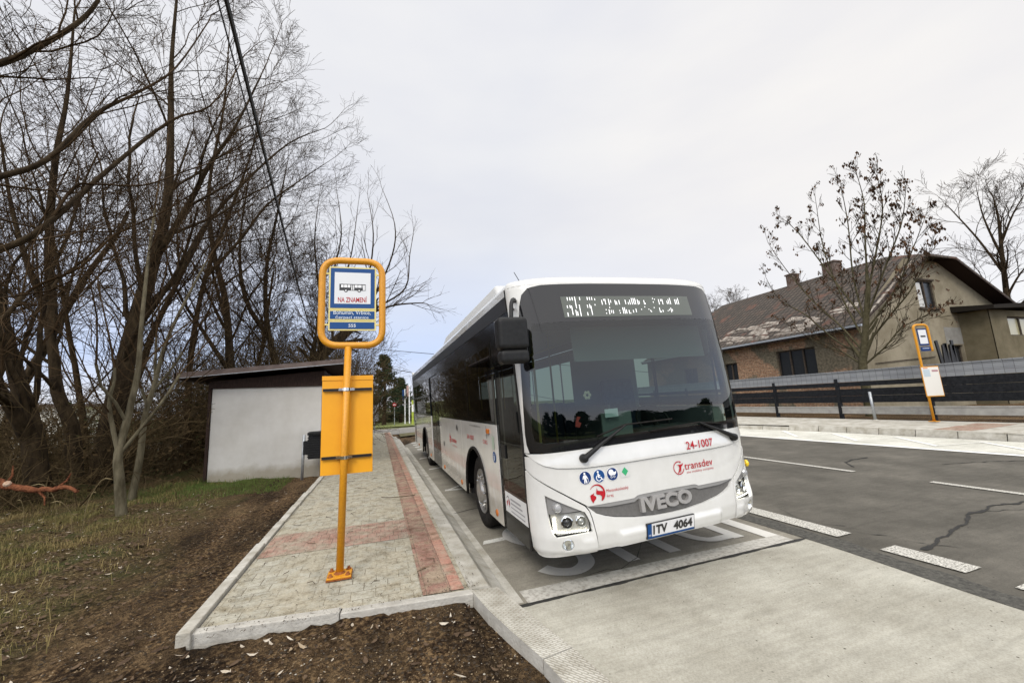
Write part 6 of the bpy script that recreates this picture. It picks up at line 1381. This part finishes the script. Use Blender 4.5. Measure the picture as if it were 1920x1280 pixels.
lskin('cant_rail', [(.50, 2.605), (REAR, 2.605), (REAR, 2.765), (.53, 2.765)], mat('dark_grey_rail', (.022, .021, .020), .35, spec=.3), off=.008, rim=.02)
rskin('cant_rail', [(.52, 2.605), (REAR, 2.605), (REAR, 2.765), (.55, 2.765)], MATS['dark_grey_rail'], off=.008, rim=.02)
lskin('roof_edge', [(.53, 2.768), (REAR, 2.768), (REAR, 2.842), (.54, 2.842)], WHITE, off=.004); rskin('roof_edge', [(.53, 2.768), (REAR, 2.768), (REAR, 2.842), (.54, 2.842)], WHITE, off=.004)
# sliding-window frames at the rear left pane
mb = MB(); mb.bbox((-.012, 7.2, 1.93), (-.004, REAR-.1, 1.99)); mb.build('window_bar', BLKG, bus)
# black post between the front corner and door one
mb = MB(); vv = []
for w in np.linspace(.34, 2.62, 14): a = FP(-EDGE, w, .003); vv += [(a.x, a.y, w), (-.004, a.y+.045, w)]
mb.add(vv, [(2*i, 2*i+2, 2*i+3, 2*i+1) for i in range(13)]); mb.build('door_post', BLK, bus); mb = MB()
vv = []
for w in np.linspace(.34, 2.62, 14): a = FP(EDGE, w, .003); vv += [(a.x, a.y, w), (2.554, a.y+.10, w)]
mb.add(vv, [(2*i, 2*i+1, 2*i+3, 2*i+2) for i in range(13)]); mb.build('corner_post', BLK, bus)
def dfe(w): return FP(-EDGE, w, 0).y+.052
# door one
def leaf_(name, v0, v1, w0, w1, gw0, gw1, par, e=.05, fr_=True):
    f0 = (lambda w: dfe(w)) if v0 is None else (lambda w: v0)
    P = [(f0(w0), w0), (v1, w0), (v1, w1), (f0(w1), w1)]; G = roundpoly([(f0(gw0)+e, gw0), (v1-e, gw0), (v1-e, gw1), (f0(gw1)+e, gw1)], .04, 4)
    d = lskin(name, P, BLKG, [G], off=-.015, sp=.3, rim=.04, parent=par); lskin('pane', G, DOORG, off=-.018, sp=.4, parent=d); return d
d1 = leaf_('door', None, 1.19, .33, 2.13, .77, 2.10, bus, .04)
lskin('door_seal', [(1.192, .33), (1.232, .33), (1.232, 2.14), (1.192, 2.14)], RUB, off=-.008, sp=.5)
st = lskin('door_sticker', [(dfe(.55)+.03, .535), (1.13, .535), (1.13, .745), (dfe(.74)+.03, .745)], mat('sticker_white', (.68, .68, .67), .4), off=-.012, sp=.3, parent=d1)
b = MB(); f = lambda x, y: LP(-x, y, -.010)
circ(b, f, -1.03, .645, .060, 20, .050, R(150), R(-50)+2*PI if 0 else R(-60)); b.build('emblem_arc', mat('dark_grey_print', (.12, .12, .16), .5), st)
b = MB(); pol(b, f, [(-1.085, .64), (-1.04, .66), (-1.05, .62), (-1.07, .59)]); pol(b, f, [(-1.02, .68), (-.98, .66), (-.985, .61), (-1.01, .62)]); b.build('emblem', RED, st)
b = MB()
for k, (x1, h_) in enumerate(((-.62, .020), (-.58, .016), (-.52, .012), (-.52, .012))): b.add([f(-.94, .700-.042*k-h_), f(x1, .700-.042*k-h_), f(x1, .700-.042*k), f(-.94, .700-.042*k)], [(0, 1, 2, 3)])
b.build('print_lines', mat('grey_print', (.30, .30, .31), .5), st)
mb = MB(); mb.bbox((.005, .98, 1.10), (.02, 1.14, 1.24)); mb.build('handle', BLK, d1)
# door two
for v0, v1 in ((5.76, 6.44), (6.45, 7.13)):
    d = leaf_('door', v0, v1, .33, 2.39, .60, 2.34, bus, .05)
mb = MB(); mb.bbox((-.03, 5.80, 1.25), (-.005, 5.86, 1.36)); mb.build('handle', BLK, d)
# side details
def lf(o=.004): return lambda x, y: LP(-x, y, o)
def side(name, m, fn_, o=.004, par=bus): b = MB(); fn_(b, lf(o)); return b.build(name, m, par)
side('fleet_number', RED, lambda b, f: textfit(b, '24-1007', -2.88, -2.42, 1.185, 1.25, f, .01))
side('operator_logo', RED, lambda b, f: (textfit(b, 'transdev', -4.30, -3.80, 1.03, 1.11, f, .015), circ(b, f, -4.42, 1.08, .085, 20, .072, R(75), R(345)), pol(b, f, [(-4.46, 1.12), (-4.36, 1.13), (-4.39, 1.02), (-4.42, 1.05), (-4.46, 1.0)]), textfit(b, 'the mobility company', -4.25, -3.80, .955, .985, f)))
side('fuel_marking', RED, lambda b, f: textfit(b, 'CNG', -1.90, -1.68, 1.19, 1.24, f, .0)); side('small_print', BLACKV, lambda b, f: textfit(b, 'www.transdev.cz', -2.65, -2.0, 1.385, 1.41, f))
side('sticker', GREENV if 0 else mat('sticker_green_grey', (.35, .42, .33), .5), lambda b, f: pol(b, f, [(-1.46, 1.16), (-1.36, 1.16), (-1.36, 1.31), (-1.46, 1.31)]))
o_ = side('round_sticker', BLUE, lambda b, f: circ(b, f, -1.40, 1.07, .065)); side('round_sticker_figure', WHITEV, lambda b, f: (circ(b, f, -1.40, 1.10, .010, 10), pol(b, f, [(-1.415, 1.085), (-1.385, 1.085), (-1.390, 1.03), (-1.410, 1.03)])), .006, o_)
mb = MB(); mb.bbox((-.025, 1.55, 1.325), (0, 1.65, 1.39)); o_ = mb.build('side_indicator', AMBER, bus); bevel(o_, .02, 3)
side('vent_slot', BLK, lambda b, f: pol(b, f, [(-1.70, 1.26), (-1.685, 1.26), (-1.685, 1.42), (-1.70, 1.42)]))
side('filler_cap', BLK, lambda b, f: circ(b, f, -3.68, 1.305, .055)); side('flap_handle', BLK, lambda b, f: circ(b, f, -5.22, .92, .05)); 
for v in (1.47, 3.54, 5.34, 7.6, 10.8):
    mb = MB(); mb.lathe((0, v, .43), (-1, 0, 0), [(.042, 0), (.036, .012), (0, .016)], 16); mb.build('side_reflector', AMBER, bus, True)
# wheels
def wheel(u0, v, w, sg):
    c = (u0, v, w); ax = (-sg, 0, 0)            # axis points outward
    mb = MB(); mb.lathe(c, ax, [(.30, -.28), (.44, -.28), (.478, -.25), (.480, -.03), (.465, .0), (.42, .015), (.33, .012), (.295, -.005), (.29, -.05)], 48); wh = mb.build('wheel', RUB, bus, True, 50)
    mb = MB(); mb.lathe(c, ax, [(.30, -.02), (.297, .004), (.285, .008), (.275, -.012), (.245, -.030), (.225, -.01), (.16, .012), (.145, .04), (.13, .05), (.06, .055), (0, .058)], 40); rm = mb.build('rim', mat('wheel_silver', (.42, .41, .39), .3, .7, col2=(.30, .28, .26), scale=12), wh, True, 35)
    mb = MB(); cc = Vector(c)
    for k in range(10):
        a = 2*PI*k/10; q = cc+Vector((0, math.cos(a)*.195, math.sin(a)*.195)); mb.lathe(q, ax, [(.024, -.02), (.022, .022), (.012, .032), (0, .034)], 10)
    mb.build('wheel_nut', CHROME, rm, True, 40)
    mb = MB()
    for k in range(10):
        a = 2*PI*(k+.5)/10; q = cc+Vector((0, math.cos(a)*.252, math.sin(a)*.252)); mb.lathe(q, ax, [(.020, -.026), (0, -.0255)], 10)
    mb.build('rim_hole', BLK, rm)
wheel(.075, VW, .48, 1); wheel(.075, RW, .48, 1); wheel(2.475, VW, .42, -1); wheel(2.475, RW, .42, -1)
# roof shell
prof = [(2.84, 0), (2.875, .012), (2.91, .045), (2.935, .10), (2.952, .19), (2.965, .42), (2.975, .8), (2.98, 1.24)]
def ring(w, d, wf):
    o = []
    for s in np.linspace(-EDGE, EDGE, 41): p = P0_(float(s), max(wf, 2.84)); o.append((1.275+(p.x-1.275)*(1-d/1.275), p.y+d*1.0*(1 if d < .3 else .3/d+.7), w))
    vs_ = np.linspace(.62, REAR, 14)
    o = [(.0+d, float(v), w) for v in vs_[::-1]]+o+[(2.55-d, float(v), w) for v in vs_]; return o
mb = MB(); L = [ring(w, d, 2.84) for w, d in prof]; n = len(L[0])
front_top = .0
mb.add([p for r_ in L for p in r_], [(j*n+i, j*n+i+1, (j+1)*n+i+1, (j+1)*n+i) for j in range(len(L)-1) for i in range(n-1)]); mb.build('roof', WHITE, bus, True)
# rear end
mb = MB(); mb.bbox((0.0, REAR, .40), (2.55, REAR+.06, 2.96)); o_ = mb.build('rear_panel', WHITED, bus); bevel(o_, .03, 3)
side('rear_vent', mat('vent_grille', (.03, .03, .03), .6), lambda b, f: [pol(b, f, [(-11.95, .45+k*.055), (-11.45, .45+k*.055), (-11.45, .48+k*.055), (-11.95, .48+k*.055)]) for k in range(14)])
# roof equipment
def pod(name, u0, u1, v0, v1, w0, w1, m, sl=.25):
    mb = MB(); a = .12
    lo = [(u0, v0), (u1, v0), (u1, v1), (u0, v1)]; hi = [(u0+a, v0+sl), (u1-a, v0+sl), (u1-a, v1-sl*.6), (u0+a, v1-sl*.6)]
    mb.add([(x, y, w0) for x, y in lo]+[(x, y, w1) for x, y in hi], [(3, 2, 1, 0), (4, 5, 6, 7), (0, 1, 5, 4), (1, 2, 6, 5), (2, 3, 7, 6), (3, 0, 4, 7)]); o = mb.build(name, m, bus); bevel(o, .04, 4); return o
pod('gas_tank_cover', .16, 2.39, 1.15, 6.15, 2.88, 3.25, mat('fairing_grey_white', (.55, .55, .53), .35), .6)
pod('air_conditioner', .20, 2.35, 7.0, 10.2, 2.90, 3.09, MATS['fairing_grey_white'], .5)
for x, y in ((.33, .62), (2.12, .60)): mb = MB(); mb.bbox((x-.04, y-.05, 2.95), (x+.05, y+.05, 2.975)); mb.build('roof_marker', BLK, bus)
mb = MB(); a = Vector((.22, .60, 2.93)); mb.tube([a, a+Vector((.0, 0, .03))], .015, 8); mb.tube([a, a+Vector((-.02, .13, .17))], .004, 5); mb.build('antenna', BLK, bus, True)
# mirrors
mb = MB(); mb.add([tuple(p) for p in []], []); mb.box((-.10, .13, 2.315), (.29, .15, .30)); o_ = mb.build('mirror', BLK, bus); bevel(o_, .045, 5)
m_ = o_
mb = MB(); mb.box((-.10, .13, 2.105), (.275, .145, .125)); o_ = mb.build('lower_mirror', BLK, m_); bevel(o_, .04, 5)
mb = MB(); mb.box((-.105, .205, 2.33), (.26, .01, .24)); mb.build('mirror_glass', CHROME, m_)
mb = MB(); mb.tube(catmull([(.10, .48, 2.66), (.03, .34, 2.69), (-.05, .20, 2.62), (-.09, .13, 2.45)], 5), .020, 8); mb.tube(catmull([(.06, .46, 2.60), (.0, .33, 2.60), (-.07, .2, 2.50)], 5), .012, 6); mb.build('mirror_arm', BLK, m_, True)
mb = MB(); mb.box((2.60, .70, 2.22), (.10, .16, .34)); o_ = mb.build('mirror', BLK, bus); bevel(o_, .035, 4)
mb = MB(); mb.tube([(2.50, .62, 2.55), (2.60, .66, 2.40)], .018, 8); mb.build('mirror_arm', BLK, o_)
mb = MB(); q = FP(1.335, .80, .03); n = PN(1.335, .80); mb.lathe(q, n, [(.0, -.06), (.012, -.06), (.012, 0), (.035, 0), (.038, .02), (.02, .035), (0, .038)], 16); mb.build('marker_lamp', mat('yellow_lens', (.80, .55, .02), .3), bus, True, 50)
# underside and interior
mb = MB(); mb.bbox((.08, .62, .30), (2.47, 1.80, .38)); mb.bbox((.66, 1.8, .30), (1.89, 3.2, .38)); mb.bbox((.08, 3.2, .30), (2.47, 8.1, .38)); mb.bbox((.66, 8.1, .30), (1.89, 9.5, .38)); mb.bbox((.08, 9.5, .30), (2.47, 12.1, .38)); mb.build('floor', mat('floor_dark', (.03, .03, .03), .8), bus)
mb = MB(); mb.bbox((.06, .55, 2.74), (2.49, 12.1, 2.76)); mb.build('ceiling', mat('ceiling_grey', (.30, .30, .29), .7), bus)
mb = MB(); mb.bbox((.02, 3.3, .40), (.05, 5.7, 1.43)); mb.bbox((.02, 1.24, 1.12), (.05, 5.7, 1.43)); mb.bbox((.02, 7.2, 1.1), (.05, 12.1, 1.43)); mb.bbox((2.50, .6, .42), (2.53, 12.1, 1.43)); mb.bbox((.05, 12.0, .4), (2.5, 12.05, 2.74)); mb.build('inner_lining', mat('lining_grey', (.12, .125, .13), .7), bus)
mb = MB(); mb.bbox((.28, .36, .60), (2.28, .62, 1.22)); mb.bbox((1.45, .60, .60), (2.30, .95, 1.26)); o_ = mb.build('dashboard', mat('dashboard_black', (.025, .03, .03), .5), bus); bevel(o_, .03, 3)
mb = MB(); loop = [(1.93+.22*math.cos(a), .95+.10*math.sin(a), 1.33+.17*math.sin(a)) for a in np.linspace(0, 2*PI, 25)[:-1]]; mb.tube(loop, .016, 8, closed=True); mb.tube([(1.93, .95, 1.33), (1.93, .80, 1.15)], .03, 8); mb.build('steering_wheel', BLK, bus, True)
mb = MB(); mb.bbox((.35, .52, 2.44), (2.20, .75, 2.73)); mb.build('display_box', DARKIN, bus)
mb = MB(); mb.add([(.66, .42, 2.05), (2.36, .42, 2.03), (2.36, .46, 2.40), (.66, .46, 2.42)], [(0, 1, 2, 3)]); mb.build('sun_blind', mat('blind_grey', (.10, .115, .108), .6), bus)
SEAT = mat('seat_fabric', (.035, .045, .07), .9, col2=(.06, .07, .10), scale=20)
def seat(u, v, w=.42, wd=.43, h=.72, par=bus, m_=SEAT, name='seat'):
    mb = MB(); mb.box((u, v, w+.40), (wd, .42, .09)); mb.box((u, v+.20, w+.40+h/2), (wd, .08, h), Matrix.Rotation(-.12, 3, 'X')); mb.box((u, v, w+.18), (.10, .3, .36)); o = mb.build(name, m_, par); bevel(o, .03, 2); return o
seat(1.93, 1.42, .62, .5, .85, name='driver_seat')
for v in (3.45, 4.25, 5.05, 7.5, 8.3, 9.6, 10.4, 11.2):
    for u in (.33, .78, 1.77, 2.22):
        if v > 7 and u < 1 and v < 7.2: continue
        seat(u, v, .42 if v < 7 else .62)
mb = MB()
for u, v in ((.62, 1.45), (.62, 2.0), (1.0, 3.0), (1.55, 3.0), (1.0, 5.8), (1.55, 5.8), (1.0, 7.1), (1.55, 7.1)): mb.tube([(u, v, .4), (u, v, 2.74)], .017, 8)
mb.tube([(.95, 1.5, 2.35), (.95, 11, 2.35)], .016, 6); mb.tube([(1.6, 2.5, 2.35), (1.6, 11, 2.35)], .016, 6); mb.build('grab_rail', mat('rail_yellow', (.45, .38, .10), .4), bus, True)
mb = MB(); mb.bbox((1.38, 1.05, .45), (1.41, 1.95, 1.55)); mb.bbox((1.38, 1.9, .45), (2.45, 1.93, 2.3)); mb.build('cab_partition', mat('partition_grey', (.10, .11, .11), .5), bus)
mb = MB()
for v in (1.62, 1.76, 1.92): mb.bbox((.20, v, .5), (.215, v+.07, 2.05))
mb.build('ramp_panel', mat('cream_strip', (.50, .46, .38), .6), bus)
mb = MB(); mb.bbox((.935, .40, 1.455), (1.09, .41, 1.54)); mb.build('paper_note', mat('note_white', (.55, .62, .62), .5), bus)
mb = MB(); mb.bbox((.92, .45, 1.225), (1.28, .47, 1.50)); mb.build('ticket_machine', mat('machine_grey', (.16, .18, .17), .5), bus)
mb = MB()
for k in range(6): a = k*PI/3; mb.lathe((1.275-.50+.03*math.cos(a), .44, 1.70+.03*math.sin(a)), (0, -1, 0), [(.018, 0), (.0, .004)], 8)
mb.build('flower_sticker', mat('beige_sticker', (.40, .36, .26), .6), bus)
mb = MB(); mb.add([(.58, .40, 1.40), (.63, .40, 1.39), (.65, .40, 1.43), (.62, .40, 1.45), (.65, .40, 1.49), (.61, .40, 1.50), (.59, .40, 1.45)], [tuple(range(7))]); mb.build('red_pennant', mat('pennant_red', (.45, .06, .05), .6), bus)

for o in bpy.data.objects:
    if '_local' in o: del o['_local']
